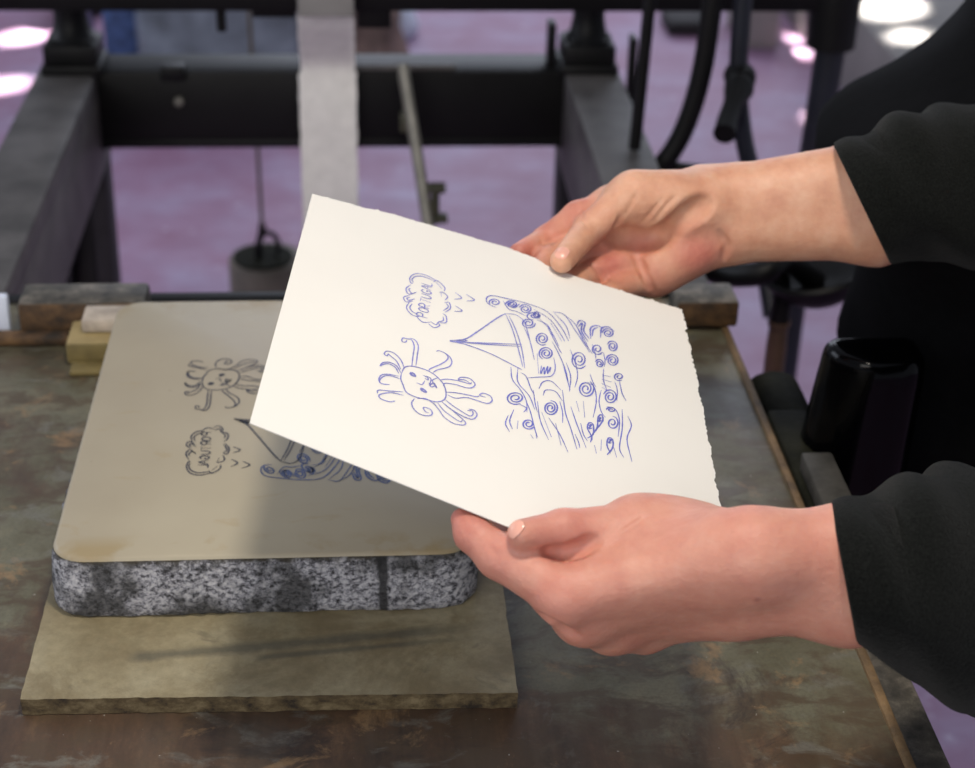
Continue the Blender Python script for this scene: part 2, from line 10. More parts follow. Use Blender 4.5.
RIGHT_HAND=[('S', 0.01, (0.3369, 1.0403, 1.0121), (0.36022, 1.03687, 1.01662), 0.0262, 0.012), ('S', 0.02, (0.3443, 1.0287, 0.9838), (0.36778, 1.02449, 0.98647), 0.0228, 0.012), ('S', 0.01, (0.2445, 1.0539, 0.9942), (0.3369, 1.0403, 1.0121), 0.0215, 0.0262), ('S', 0.02, (0.245, 1.0465, 0.9725), (0.3443, 1.0287, 0.9838), 0.0205, 0.0228), ('S', 0.012, (0.2445, 1.0539, 0.9942), (0.2275, 1.0623, 0.9945), 0.02, 0.016), ('S', 0.012, (0.245, 1.0465, 0.9725), (0.2311, 1.0476, 0.9684), 0.0195, 0.0165), ('S', 0.012, (0.2275, 1.0623, 0.9945), (0.1666, 1.0548, 0.9886), 0.0155, 0.012), ('S', 0.014, (0.2309, 1.0612, 0.9847), (0.1764, 1.0494, 0.9718), 0.0155, 0.0118), ('S', 0.014, (0.2321, 1.0562, 0.9757), (0.1859, 1.0427, 0.9569), 0.015, 0.0115), ('S', 0.014, (0.2311, 1.0476, 0.9684), (0.195, 1.0346, 0.9457), 0.017, 0.0125), ('S', 0.012, (0.1666, 1.0548, 0.9886), (0.1764, 1.0494, 0.9718), 0.0105, 0.0105), ('S', 0.012, (0.1764, 1.0494, 0.9718), (0.1859, 1.0427, 0.9569), 0.0105, 0.01), ('S', 0.012, (0.1859, 1.0427, 0.9569), (0.195, 1.0346, 0.9457), 0.01, 0.01), ('S', 0.014, (0.2239, 1.0425, 0.9955), (0.178, 1.0377, 1.0049), 0.0175, 0.0145), ('S', 0.006, (0.178, 1.0377, 1.0049), (0.14824, 1.03015, 0.98262), 0.0135, 0.0102), ('S', 0.004, (0.14824, 1.03015, 0.98262), (0.12547, 0.98501, 0.98025), 0.0102, 0.0078), ('E', 0.012, (0.2034, 1.03875, 0.996), (0.03, 0.019, 0.016), ((-0.9746, -0.1403, 0.1748), (-0.1019, -0.4171, -0.9031), (0.1996, -0.898, 0.3922))), ('E', 0.01, (0.2159, 1.03879, 0.96096), (0.033, 0.017, 0.018), ((-0.8098, -0.5868, -0.0021), (-0.2916, 0.3993, 0.8692), (-0.5092, 0.7045, -0.4944))), ('S', 0.012, (0.17344, 1.04454, 0.99838), (0.2257, 1.0524, 0.995), 0.01, 0.014), ('S', 0.006, (0.1666, 1.0548, 0.9886), (0.1428, 1.0473, 0.9839), 0.012, 0.0104), ('S', 0.004, (0.1428, 1.0473, 0.9839), (0.1213, 1.04242, 0.96946), 0.0104, 0.009), ('S', 0.004, (0.1213, 1.04242, 0.96946), (0.10065, 1.01491, 0.97255), 0.009, 0.0068), ('S', 0.004, (0.1764, 1.0494, 0.9718), (0.13785, 1.03422, 0.96493), 0.012, 0.0103), ('S', 0.004, (0.13785, 1.03422, 0.96493), (0.11998, 1.01542, 0.96676), 0.0103, 0.009), ('S', 0.004, (0.11998, 1.01542, 0.96676), (0.11292, 0.99887, 0.96732), 0.009, 0.0076), ('S', 0.004, (0.1859, 1.0427, 0.9569), (0.15138, 1.02303, 0.9523), 0.0118, 0.01), ('S', 0.004, (0.15138, 1.02303, 0.9523), (0.13701, 1.00285, 0.95568), 0.01, 0.0088), ('S', 0.004, (0.13701, 1.00285, 0.95568), (0.13094, 0.98713, 0.95789), 0.0088, 0.0074), ('S', 0.004, (0.195, 1.0346, 0.9457), (0.16857, 1.01656, 0.94546), 0.0115, 0.0092), ('S', 0.004, (0.16857, 1.01656, 0.94546), (0.15908, 0.99912, 0.94783), 0.0092, 0.008), ('S', 0.004, (0.15908, 0.99912, 0.94783), (0.15372, 0.98524, 0.94978), 0.008, 0.0066), ('C', 0.004, (0.17597, 1.03318, 0.9738), (0.17735, 1.0322, 0.97094), 0.00056, 0.00108), ('C', 0.004, (0.17735, 1.0322, 0.97094), (0.1787, 1.03097, 0.96819), 0.00108, 0.0016), ('C', 0.004, (0.1787, 1.03097, 0.96819), (0.17998, 1.02937, 0.96561), 0.0016, 0.0016), ('C', 0.004, (0.17998, 1.02937, 0.96561), (0.18127, 1.02784, 0.96299), 0.0016, 0.0016), ('C', 0.004, (0.18127, 1.02784, 0.96299), (0.18275, 1.02623, 0.95987), 0.0016, 0.0016), ('C', 0.004, (0.18275, 1.02623, 0.95987), (0.18411, 1.02389, 0.95707), 0.0016, 0.0016), ('C', 0.004, (0.18411, 1.02389, 0.95707), (0.18533, 1.02084, 0.95462), 0.0016, 0.0016), ('C', 0.004, (0.18533, 1.02084, 0.95462), (0.1867, 1.01861, 0.95179), 0.0016, 0.0016), ('C', 0.004, (0.1867, 1.01861, 0.95179), (0.18864, 1.01774, 0.94849), 0.0016, 0.0016), ('C', 0.004, (0.18864, 1.01774, 0.94849), (0.19082, 1.01811, 0.94459), 0.0016, 0.00108), ('C', 0.004, (0.19082, 1.01811, 0.94459), (0.19329, 1.01999, 0.93995), 0.00108, 0.00056), ('C', 0.01, (0.16457, 1.03432, 0.97558), (0.16808, 1.03431, 0.97494), 0.00091, 0.00176), ('C', 0.01, (0.16808, 1.03431, 0.97494), (0.17153, 1.03387, 0.9745), 0.00176, 0.0026), ('C', 0.01, (0.17153, 1.03387, 0.9745), (0.17496, 1.03335, 0.97409), 0.0026, 0.0026), ('C', 0.01, (0.17496, 1.03335, 0.97409), (0.17842, 1.03296, 0.97363), 0.0026, 0.0026), ('C', 0.01, (0.17842, 1.03296, 0.97363), (0.18191, 1.0328, 0.97306), 0.0026, 0.0026), ('C', 0.01, (0.18191, 1.0328, 0.97306), (0.18544, 1.03279, 0.97242), 0.0026, 0.0026), ('C', 0.01, (0.18544, 1.03279, 0.97242), (0.18885, 1.03346, 0.97341), 0.0026, 0.0026), ('C', 0.01, (0.18885, 1.03346, 0.97341), (0.19209, 1.03317, 0.97482), 0.0026, 0.0026), ('C', 0.01, (0.19209, 1.03317, 0.97482), (0.19488, 1.03054, 0.97726), 0.0026, 0.0026), ('C', 0.01, (0.19488, 1.03054, 0.97726), (0.19743, 1.02681, 0.98019), 0.0026, 0.0026), ('C', 0.01, (0.19743, 1.02681, 0.98019), (0.20024, 1.02447, 0.98249), 0.0026, 0.0026), ('C', 0.01, (0.20024, 1.02447, 0.98249), (0.2025, 1.02256, 0.9856), 0.0026, 0.0026), ('C', 0.01, (0.2025, 1.02256, 0.9856), (0.20492, 1.02152, 0.98833), 0.0026, 0.0026), ('C', 0.01, (0.20492, 1.02152, 0.98833), (0.20745, 1.02104, 0.9908), 0.0026, 0.0026), ('C', 0.01, (0.20745, 1.02104, 0.9908), (0.21005, 1.02096, 0.9931), 0.0026, 0.0026), ('C', 0.01, (0.21005, 1.02096, 0.9931), (0.21272, 1.02121, 0.99525), 0.0026, 0.0026), ('C', 0.01, (0.21272, 1.02121, 0.99525), (0.21548, 1.02175, 0.99731), 0.0026, 0.0026), ('C', 0.01, (0.21548, 1.02175, 0.99731), (0.21829, 1.02257, 0.99925), 0.0026, 0.0026), ('C', 0.01, (0.21829, 1.02257, 0.99925), (0.22115, 1.02362, 1.00109), 0.0026, 0.00176), ('C', 0.01, (0.22115, 1.02362, 1.00109), (0.22407, 1.02488, 1.00284), 0.00176, 0.00091), ('C', 0.004, (0.2352, 1.02448, 0.98146), (0.23694, 1.02401, 0.97852), 0.00045, 0.00088), ('C', 0.004, (0.23694, 1.02401, 0.97852), (0.23867, 1.02348, 0.97559), 0.00088, 0.0013), ('C', 0.004, (0.23867, 1.02348, 0.97559), (0.24045, 1.02314, 0.97258), 0.0013, 0.0013), ('C', 0.004, (0.24045, 1.02314, 0.97258), (0.24014, 1.02337, 0.96908), 0.0013, 0.0013), ('C', 0.004, (0.24014, 1.02337, 0.96908), (0.23994, 1.02411, 0.96533), 0.0013, 0.00088), ('C', 0.004, (0.23994, 1.02411, 0.96533), (0.23992, 1.02561, 0.96123), 0.00088, 0.00045), ('C', 0.003, (0.16843, 1.02264, 0.99641), (0.16735, 1.02283, 0.99278), 0.00045, 0.00088), ('C', 0.003, (0.16735, 1.02283, 0.99278), (0.16635, 1.02356, 0.98891), 0.00088, 0.0013), ('C', 0.003, (0.16635, 1.02356, 0.98891), (0.16464, 1.02431, 0.98574), 0.0013, 0.00088), ('C', 0.003, (0.16464, 1.02431, 0.98574), (0.1632, 1.02673, 0.98182), 0.00088, 0.00045), ('C', 0.002, (0.17747, 1.02274, 1.01041), (0.17601, 1.02213, 1.00787), 0.00028, 0.00054), ('C', 0.002, (0.17601, 1.02213, 1.00787), (0.1746, 1.02185, 1.00518), 0.00054, 0.0008), ('C', 0.002, (0.1746, 1.02185, 1.00518), (0.17324, 1.02189, 1.00235), 0.0008, 0.0008), ('C', 0.002, (0.17324, 1.02189, 1.00235), (0.17188, 1.02228, 0.99866), 0.0008, 0.00054), ('C', 0.002, (0.17188, 1.02228, 0.99866), (0.17055, 1.02295, 0.99484), 0.00054, 0.00028), ('C', 0.002, (0.19407, 1.02174, 1.00649), (0.19181, 1.02097, 1.00401), 0.00024, 0.00047), ('C', 0.002, (0.19181, 1.02097, 1.00401), (0.18963, 1.02059, 1.00136), 0.00047, 0.0007), ('C', 0.002, (0.18963, 1.02059, 1.00136), (0.18752, 1.02069, 0.99851), 0.0007, 0.0007), ('C', 0.002, (0.18752, 1.02069, 0.99851), (0.18553, 1.02141, 0.99538), 0.0007, 0.0007), ('C', 0.002, (0.18553, 1.02141, 0.99538), (0.18335, 1.02298, 0.99187), 0.0007, 0.00047), ('C', 0.002, (0.18335, 1.02298, 0.99187), (0.18142, 1.02606, 0.9877), 0.00047, 0.00024), ('C', 0.002, (0.20347, 1.02352, 1.0085), (0.20075, 1.02208, 1.0063), 0.00024, 0.00047), ('C', 0.002, (0.20075, 1.02208, 1.0063), (0.19811, 1.02105, 1.00393), 0.00047, 0.0007), ('C', 0.002, (0.19811, 1.02105, 1.00393), (0.19555, 1.02044, 1.00138), 0.0007, 0.0007), ('C', 0.002, (0.19555, 1.02044, 1.00138), (0.19355, 1.02027, 0.99817), 0.0007, 0.0007), ('C', 0.002, (0.19355, 1.02027, 0.99817), (0.19166, 1.02073, 0.99467), 0.0007, 0.00047), ('C', 0.002, (0.19166, 1.02073, 0.99467), (0.18991, 1.02199, 0.99082), 0.00047, 0.00024), ('C', 0.002, (0.21305, 1.025, 1.00783), (0.21094, 1.02347, 1.00601), 0.00024, 0.00047), ('C', 0.002, (0.21094, 1.02347, 1.00601), (0.20889, 1.02224, 1.00406), 0.00047, 0.0007), ('C', 0.002, (0.20889, 1.02224, 1.00406), (0.2069, 1.0213, 1.00199), 0.0007, 0.0007), ('C', 0.002, (0.2069, 1.0213, 1.00199), (0.20497, 1.02065, 0.99981), 0.0007, 0.0007), ('C', 0.002, (0.20497, 1.02065, 0.99981), (0.20286, 1.02028, 0.99762), 0.0007, 0.0007), ('C', 0.002, (0.20286, 1.02028, 0.99762), (0.20082, 1.02022, 0.99529), 0.0007, 0.00047), ('C', 0.002, (0.20082, 1.02022, 0.99529), (0.19884, 1.02052, 0.99281), 0.00047, 0.00024), ('C', 0.0015, (0.14021, 1.02766, 0.99093), (0.14188, 1.02246, 0.99173), 0.00021, 0.0004), ('C', 0.0015, (0.14188, 1.02246, 0.99173), (0.14381, 1.01919, 0.9917), 0.0004, 0.0006), ('C', 0.0015, (0.14381, 1.01919, 0.9917), (0.14443, 1.01587, 0.991), 0.0006, 0.0004), ('C', 0.0015, (0.14443, 1.01587, 0.991), (0.14516, 1.01332, 0.98998), 0.0004, 0.00021), ('C', 0.0015, (0.13865, 1.02518, 0.98987), (0.14003, 1.0177, 0.99131), 0.00021, 0.0004), ('C', 0.0015, (0.14003, 1.0177, 0.99131), (0.14191, 1.01406, 0.9911), 0.0004, 0.00021), ('C', 0.002, (0.14234, 1.04132, 0.9937), (0.14337, 1.03811, 0.99217), 0.00028, 0.00054), ('C', 0.002, (0.14337, 1.03811, 0.99217), (0.1436, 1.02916, 0.99311), 0.00054, 0.0008), ('C', 0.002, (0.1436, 1.02916, 0.99311), (0.14268, 1.02669, 0.99239), 0.0008, 0.00054), ('C', 0.002, (0.14268, 1.02669, 0.99239), (0.14174, 1.02405, 0.99175), 0.00054, 0.00028), ('C', 0.002, (0.11552, 1.0275, 0.97758), (0.11708, 1.02555, 0.97518), 0.00028, 0.00054), ('C', 0.002, (0.11708, 1.02555, 0.97518), (0.11769, 1.01536, 0.97649), 0.00054, 0.00028), ('C', 0.004, (0.14969, 1.01748, 0.96294), (0.15211, 1.01491, 0.96156), 0.00049, 0.00095), ('C', 0.004, (0.15211, 1.01491, 0.96156), (0.15479, 1.01413, 0.95935), 0.00095, 0.0014), ('C', 0.004, (0.15479, 1.01413, 0.95935), (0.15691, 1.01376, 0.95622), 0.0014, 0.00095), ('C', 0.004, (0.15691, 1.01376, 0.95622), (0.15898, 1.01301, 0.95326), 0.00095, 0.00049)]
NAILS=[('L', [0.0685, 0.67089, 0.9859], [-0.6903, -0.1717, -0.7029], [0.3559, -0.9264, -0.1233], [-0.6299, -0.3352, 0.7006]), ('R', [0.12489, 0.98259, 0.98765], [-0.4462, -0.8398, -0.3093], [0.8919, -0.4458, -0.0762], [-0.0739, -0.3099, 0.9479])]
MOLE=[0.1786, 0.6311, 0.9698]
RED_L=[[0.0936, 0.6602, 0.9534], [0.0624, 0.6783, 0.9649], [0.0499, 0.6896, 0.971], [0.0453, 0.6951, 0.9756], [0.0934, 0.6816, 0.977]]
RED_R=[[0.195, 1.0346, 0.9457], [0.1859, 1.0427, 0.9569], [0.1428, 1.0473, 0.9839], [0.1213, 1.0424, 0.9695], [0.1006, 1.0149, 0.9726], [0.1624, 1.0224, 0.962], [0.2224, 1.0215, 0.9669]]
ARM_L={'im': [0.0936, 0.6602, 0.9534], 'ip': [0.0624, 0.6783, 0.9649], 'id': [0.0499, 0.6896, 0.971], 'it': [0.0453, 0.6951, 0.9756], 'tt': [0.0732, 0.6734, 0.9807], 'ti': [0.0934, 0.6816, 0.977], 'tm': [0.1287, 0.6905, 0.9714], 'tc': [0.1626, 0.6868, 0.9613], 'mm': [0.104, 0.6681, 0.9361], 'rm': [0.1197, 0.6793, 0.9212], 'pm': [0.1386, 0.6904, 0.911], 'wr': [0.18, 0.6535, 0.9789], 'wu': [0.1851, 0.6651, 0.9509], 'fr': [0.2284, 0.658, 0.9775], 'fu': [0.2313, 0.6544, 0.9549], 'xr': [0.2523, 0.6602, 0.9768], 'xu': [0.2546, 0.649, 0.9569], 'ic': [0.1671, 0.6585, 0.9736], 'mc': [0.171, 0.663, 0.9616], 'rc': [0.1749, 0.6679, 0.9503], 'pc': [0.1785, 0.6714, 0.9405]}
ARM_R={'tt': [0.1255, 0.985, 0.9803], 'ti': [0.1482, 1.0301, 0.9826], 'tm': [0.178, 1.0377, 1.0049], 'tc': [0.2239, 1.0425, 0.9955], 'im': [0.1666, 1.0548, 0.9886], 'mm': [0.1764, 1.0494, 0.9718], 'rm': [0.1859, 1.0427, 0.9569], 'pm': [0.195, 1.0346, 0.9457], 'ic': [0.2275, 1.0623, 0.9945], 'mc': [0.2309, 1.0612, 0.9847], 'rc': [0.2321, 1.0562, 0.9757], 'pc': [0.2311, 1.0476, 0.9684], 'wr': [0.2445, 1.0539, 0.9942], 'wu': [0.245, 1.0465, 0.9725], 'fr': [0.3369, 1.0403, 1.0121], 'fu': [0.3443, 1.0287, 0.9838], 'ip': [0.1428, 1.0473, 0.9839], 'id': [0.1213, 1.0424, 0.9695], 'it': [0.1006, 1.0149, 0.9726], 'xr': [0.3602, 1.0369, 1.0166], 'xu': [0.3678, 1.0245, 0.9865]}
CUFF_L=[0.2274, 0.6565, 0.9664];CUFFN_L=[0.9531, -0.139, 0.269]
CUFF_R=[0.3322, 1.0349, 0.9975];CUFFN_R=[0.8624, -0.0657, 0.5019]
TOPP= [-0.08514, -0.02863, 0.03218, 0.04734, 0.06327, 0.07357, 0.09092, 0.13029, 0.16752]
TOPQ= [-0.13851, -0.15056, -0.15873, -0.15981, -0.15845, -0.15146, -0.15113, -0.15357, -0.15694]
SLV_L= [(0.2264, 0.6548, 0.9676, 0.0345), (0.2546, 0.6585, 0.9578, 0.0485), (0.3035, 0.6811, 0.9373, 0.061), (0.4247, 0.768, 0.8843, 0.066)]
SLV_R= [(0.329, 1.0235, 1.002, 0.0455), (0.3578, 1.0281, 1.0084, 0.05), (0.412, 1.0465, 1.0041, 0.058), (0.5083, 1.1035, 0.997, 0.066)]
def s_round(P,a,b,ra,rb):
    a=np.array(a,float);b=np.array(b,float);ba=b-a
    t=np.clip(((P-a)@ba)/max(ba@ba,1e-12),0,1)
    return np.linalg.norm(P-a-t[...,None]*ba,axis=-1)-(ra+(rb-ra)*t)
def s_ell(P,c,r,M):
    q=(P-np.array(c,float))@np.array(M,float); r=np.array(r,float)
    k0=np.linalg.norm(q/r,axis=-1);k1=np.linalg.norm(q/(r*r),axis=-1)+1e-9
    return k0*(k0-1)/k1
def s_eval(P,prims,far=.05):
    """smooth union / carving of a list of primitives at the points P (n,3)"""
    F=np.full(P.shape[0],far)
    for pr in prims:
        typ,k=pr[0],pr[1]
        if typ=='E':
            c,r,M=pr[2:5];lo=np.array(c)-max(r);hi=np.array(c)+max(r)
        else:
            a,b,ra,rb=pr[2:6];m=max(ra,rb);lo=np.minimum(a,b)-m;hi=np.maximum(a,b)+m
        mar=k+.02
        idx=np.nonzero(((P>lo-mar)&(P<hi+mar)).all(axis=1))[0]
        if not len(idx): continue
        Q=P[idx]
        d=s_ell(Q,c,r,M) if typ=='E' else s_round(Q,a,b,ra,rb)
        f=F[idx]
        if typ=='C':      # carve
            g=-d;h=np.maximum(k-np.abs(f-g),0)/k;f=np.maximum(f,g)+h*h*k*.25
        else:
            h=np.maximum(k-np.abs(f-d),0)/k;f=np.minimum(f,d)-h*h*k*.25
        F[idx]=f
    return F
import bpy, bmesh, math, random
import numpy as np
from mathutils import Vector, Matrix
random.seed(7); rng=np.random.default_rng(7)
scene=bpy.context.scene; COL=scene.collection
R_=math.radians
# ------------------------------------------------------------------ materials
def new_mat(name):
    m=bpy.data.materials.new(name); m.use_nodes=True
    nt=m.node_tree; nt.nodes.clear()
    out=nt.nodes.new('ShaderNodeOutputMaterial'); b=nt.nodes.new('ShaderNodeBsdfPrincipled')
    nt.links.new(b.outputs[0],out.inputs[0]); return m,nt,b
def lin(c): return tuple(((v/255)/12.92 if v/255<=.04045 else ((v/255+.055)/1.055)**2.4) for v in c)+(1,)
class NB:
    def __init__(s,nt): s.nt=nt; s.tc=None
    def n(s,t,**k):
        o=s.nt.nodes.new(t)
        for a,v in k.items(): setattr(o,a,v)
        return o
    def l(s,a,b): s.nt.links.new(a,b)
    def coord(s,scale=(1,1,1),rot=(0,0,0)):
        if s.tc is None: s.tc=s.n('ShaderNodeTexCoord')
        m=s.n('ShaderNodeMapping'); m.inputs['Scale'].default_value=scale; m.inputs['Rotation'].default_value=rot
        s.l(s.tc.outputs['Object'],m.inputs[0]); return m.outputs[0]
    def noise(s,scale,detail=4,rough=.55,dist=0,vec=None,sc=(1,1,1),rot=(0,0,0)):
        o=s.n('ShaderNodeTexNoise'); o.inputs['Scale'].default_value=scale; o.inputs['Detail'].default_value=detail
        o.inputs['Roughness'].default_value=rough; o.inputs['Distortion'].default_value=dist
        s.l(vec or s.coord(sc,rot),o.inputs['Vector']); return o.outputs['Fac']
    def ramp(s,fac,stops,interp='LINEAR'):
        o=s.n('ShaderNodeValToRGB'); o.color_ramp.interpolation=interp; e=o.color_ramp.elements
        while len(e)<len(stops): e.new(.5)
        for el,(p,c) in zip(e,stops): el.position=p; el.color=c if len(c)==4 else tuple(c)+(1,)
        s.l(fac,o.inputs[0]); return o.outputs[0]
    def mix(s,fac,a,b,mode='MIX'):
        o=s.n('ShaderNodeMix',data_type='RGBA',blend_type=mode)
        if isinstance(fac,(int,float)): o.inputs[0].default_value=fac
        else: s.l(fac,o.inputs[0])
        for k,v in ((6,a),(7,b)):
            if isinstance(v,tuple): o.inputs[k].default_value=v
            else: s.l(v,o.inputs[k])
        return o.outputs[2]
    def bump(s,h,strength,dist,b):
        o=s.n('ShaderNodeBump'); o.inputs['Strength'].default_value=strength; o.inputs['Distance'].default_value=dist
        s.l(h,o.inputs['Height']); s.l(o.outputs[0],b.inputs['Normal'])
def g(v): return (v,v,v,1)
MAT={}
def simple(name,c,rough=.5,metal=0,var=.25,scale=30,bump=.0,sss=0,coat=0,spec=None):
    m,nt,b=new_mat(name); k=NB(nt)
    base=lin(c); d=tuple(v*(1-var) for v in base[:3])+(1,); h=tuple(min(1,v*(1+var)) for v in base[:3])+(1,)
    f=k.noise(scale,5,.6)
    k.l(k.ramp(f,[(.3,d),(.7,h)]),b.inputs['Base Color'])
    b.inputs['Roughness'].default_value=rough; b.inputs['Metallic'].default_value=metal; b.inputs['Coat Weight'].default_value=coat
    if spec is not None: b.inputs['Specular IOR Level'].default_value=spec
    if bump: k.bump(k.noise(scale*4,4,.6),bump,.002,b)
    MAT[name]=m; return m
simple('black_iron',(11,11,12),.5,0,.35,14,.15,spec=.25)
simple('grey_iron',(84,81,80),.6,0,.38,18,.2,spec=.3)
simple('blue_black_steel',(26,30,40),.45,0,.3,15,.1)
simple('bright_steel',(128,126,118),.4,.3,.25,40,.1)
simple('leg_iron',(40,37,42),.6,0,.35,16,.2,spec=.2)
simple('pad_steel',(66,64,60),.6,0,.4,45,.3,spec=.15)
simple('olive_iron',(62,62,46),.5,0,.3,60,.2)
simple('dark_green_iron',(30,30,22),.7,0,.45,50,.3,spec=.05)
simple('gloss_black',(3,3,4),.13,0,.2,10,0,0,.10,spec=.10)
simple('brown_wood',(84,64,48),.5,0,.35,25,.1)
simple('cord',(92,84,70),.8,0,.3,200,.3)
simple('weight_iron',(106,98,88),.7,0,.35,22,.4)
simple('rust_edge',(104,82,54),.7,0,.45,60,.5)
simple('trousers_cloth',(9,9,10),.9,0,.25,120,.2,spec=.08)
simple('apron_cloth',(7,7,8),.9,0,.25,80,.2,spec=.06)
simple('hair',(50,36,28),.6,0,.3,120,.3)
simple('shoe_leather',(20,18,17),.5,0,.2,60,.1)
simple('galvanised',(118,128,138),.5,.2,.45,9,.3)
simple('blue_mesh',(62,84,128),.6,0,.5,40,.2)
simple('pale_plastic',(168,156,186),.5,0,.2,8,.1)
simple('paper_sack',(128,106,98),.8,0,.5,10,.4)
simple('dark_bundle',(34,30,32),.8,0,.4,14,.4)
simple('white_rag',(205,212,228),.8,0,.1,12,.3)
simple('pale_box',(150,142,140),.7,0,.2,8,.1)
simple('scraper_grey',(138,136,134),.7,0,.08,20,.1)
simple('strap_felt',(236,235,230),.85,0,.07,60,.3)
simple('concrete',(128,124,122),.8,0,.15,6,.3)
simple('white_paint',(168,156,142),.75,0,.32,60,.5)
simple('tan_wood',(150,132,90),.7,0,.2,40,.3)
simple('olive_wood',(112,98,58),.7,0,.3,40,.3)
simple('nail',(226,168,150),.18,0,.06,80)
simple('ink_print',(136,138,204),.7,0,.18,90)
simple('ink_print_deep',(104,110,194),.7,0,.2,90)
simple('ink_stone',(46,46,58),.5,0,.25,90)
simple('ink_stone_blue',(58,74,118),.5,0,.3,60)
simple('eye_white',(220,215,210),.3,0,.03,10); simple('lip',(160,84,80),.4,0,.1,60)
def floor_mat():
    m,nt,b=new_mat('painted_floor'); k=NB(nt)
    c1=k.ramp(k.noise(4.5,6,.65),[(.32,lin((146,100,128))),(.48,lin((158,122,152))),(.66,lin((166,146,176)))])
    st=k.ramp(k.noise(9,6,.7,.6,sc=(.45,1.6,1)),[(.42,g(0)),(.66,g(.55))]); c1=k.mix(st,c1,lin((138,98,128)))
    sp=k.ramp(k.noise(16,5,.7),[(.62,g(0)),(.72,g(1))])
    c=k.mix(sp,c1,lin((196,184,206)))
    k.l(c,b.inputs['Base Color']); b.inputs['Roughness'].default_value=.55
    k.bump(k.noise(40,4,.6),.25,.004,b); MAT['painted_floor']=m
floor_mat()
def bed_mat():
    m,nt,b=new_mat('worn_bed_steel'); k=NB(nt)
    base=k.ramp(k.noise(13,8,.62,.3),[(.30,lin((54,48,36))),(.45,lin((88,84,64))),(.55,lin((100,98,80))),(.7,lin((122,116,92)))])
    brownm=k.ramp(k.noise(7,7,.62,.5),[(.47,g(0)),(.56,g(1))])
    brown=k.ramp(k.noise(30,7,.7,sc=(1,.35,1)),[(.3,lin((42,31,23))),(.55,lin((78,58,42))),(.75,lin((112,86,60)))])
    # brown stain covers the front of the plate, the bare grey steel the back right
    sx=k.n('ShaderNodeSeparateXYZ'); k.l(k.coord(),sx.inputs[0])
    rx=k.n('ShaderNodeMapRange'); rx.inputs[1].default_value=-.1; rx.inputs[2].default_value=.20; rx.inputs[3].default_value=.15; rx.inputs[4].default_value=.0
    k.l(sx.outputs[0],rx.inputs[0])
    ry=k.n('ShaderNodeMapRange'); ry.inputs[1].default_value=.70; ry.inputs[2].default_value=.85; ry.inputs[3].default_value=.36; ry.inputs[4].default_value=0
    k.l(sx.outputs[1],ry.inputs[0])
    ad=k.n('ShaderNodeMath',operation='ADD'); k.l(rx.outputs[0],ad.inputs[0]); k.l(ry.outputs[0],ad.inputs[1])
    nz=k.n('ShaderNodeMath',operation='ADD'); k.l(ad.outputs[0],nz.inputs[0]); k.l(k.noise(9,7,.65,.4),nz.inputs[1])
    mk=k.ramp(nz.outputs[0],[(.70,g(0)),(.82,g(1))])
    c=k.mix(mk,base,brown)
    bl=k.ramp(k.noise(34,6,.65,.5,sc=(.7,1.3,1)),[(.48,g(0)),(.58,g(.75))]); c=k.mix(bl,c,lin((72,56,38)))
    gr=k.ramp(k.noise(28,6,.65,.7,sc=(.8,1.2,1)),[(.56,g(0)),(.66,g(.55))]); c=k.mix(gr,c,lin((112,112,104)))
    dk=k.ramp(k.noise(11,6,.7,.8),[(.57,g(0)),(.66,g(.8))]); c=k.mix(dk,c,lin((44,34,28)))
    tan=k.ramp(k.noise(19,6,.7,.6),[(.58,g(0)),(.66,g(.6))]); c=k.mix(tan,c,lin((146,116,80)))
    fg=k.ramp(k.noise(420,3,.7),[(.3,g(.35)),(.55,g(0))]); c=k.mix(fg,c,lin((58,50,42)))
    spk=k.ramp(k.noise(260,2,.5),[(.74,g(0)),(.80,g(.7))]); c=k.mix(spk,c,lin((190,188,180)))
    scr=k.ramp(k.noise(34,4,.6,sc=(1,.03,1),rot=(0,0,.25)),[(.45,g(0)),(.8,g(.25))]); c=k.mix(scr,c,lin((120,108,92)))
    k.l(c,b.inputs['Base Color'])
    k.l(k.ramp(k.noise(15,5,.6),[(.3,g(.42)),(.7,g(.62))]),b.inputs['Roughness'])
    b.inputs['Specular IOR Level'].default_value=.5
    k.bump(k.noise(120,4,.6),.12,.001,b); MAT['worn_bed_steel']=m
bed_mat()
def dirty_block_mat():
    m,nt,b=new_mat('dirty_block'); k=NB(nt)
    c=k.ramp(k.noise(42,8,.72),[(.34,lin((34,32,28))),(.5,lin((74,70,62))),(.66,lin((122,114,104)))])
    k.l(c,b.inputs['Base Color']); b.inputs['Roughness'].default_value=.6; k.bump(k.noise(90,4,.6),.3,.002,b); MAT['dirty_block']=m
    m,nt,b=new_mat('rust_block'); k=NB(nt)
    c=k.ramp(k.noise(34,8,.72,sc=(.8,1,1.4)),[(.34,lin((30,24,17))),(.5,lin((76,54,32))),(.68,lin((112,84,52)))])
    k.l(c,b.inputs['Base Color']); b.inputs['Roughness'].default_value=.7; k.bump(k.noise(90,4,.6),.3,.002,b); MAT['rust_block']=m
dirty_block_mat()
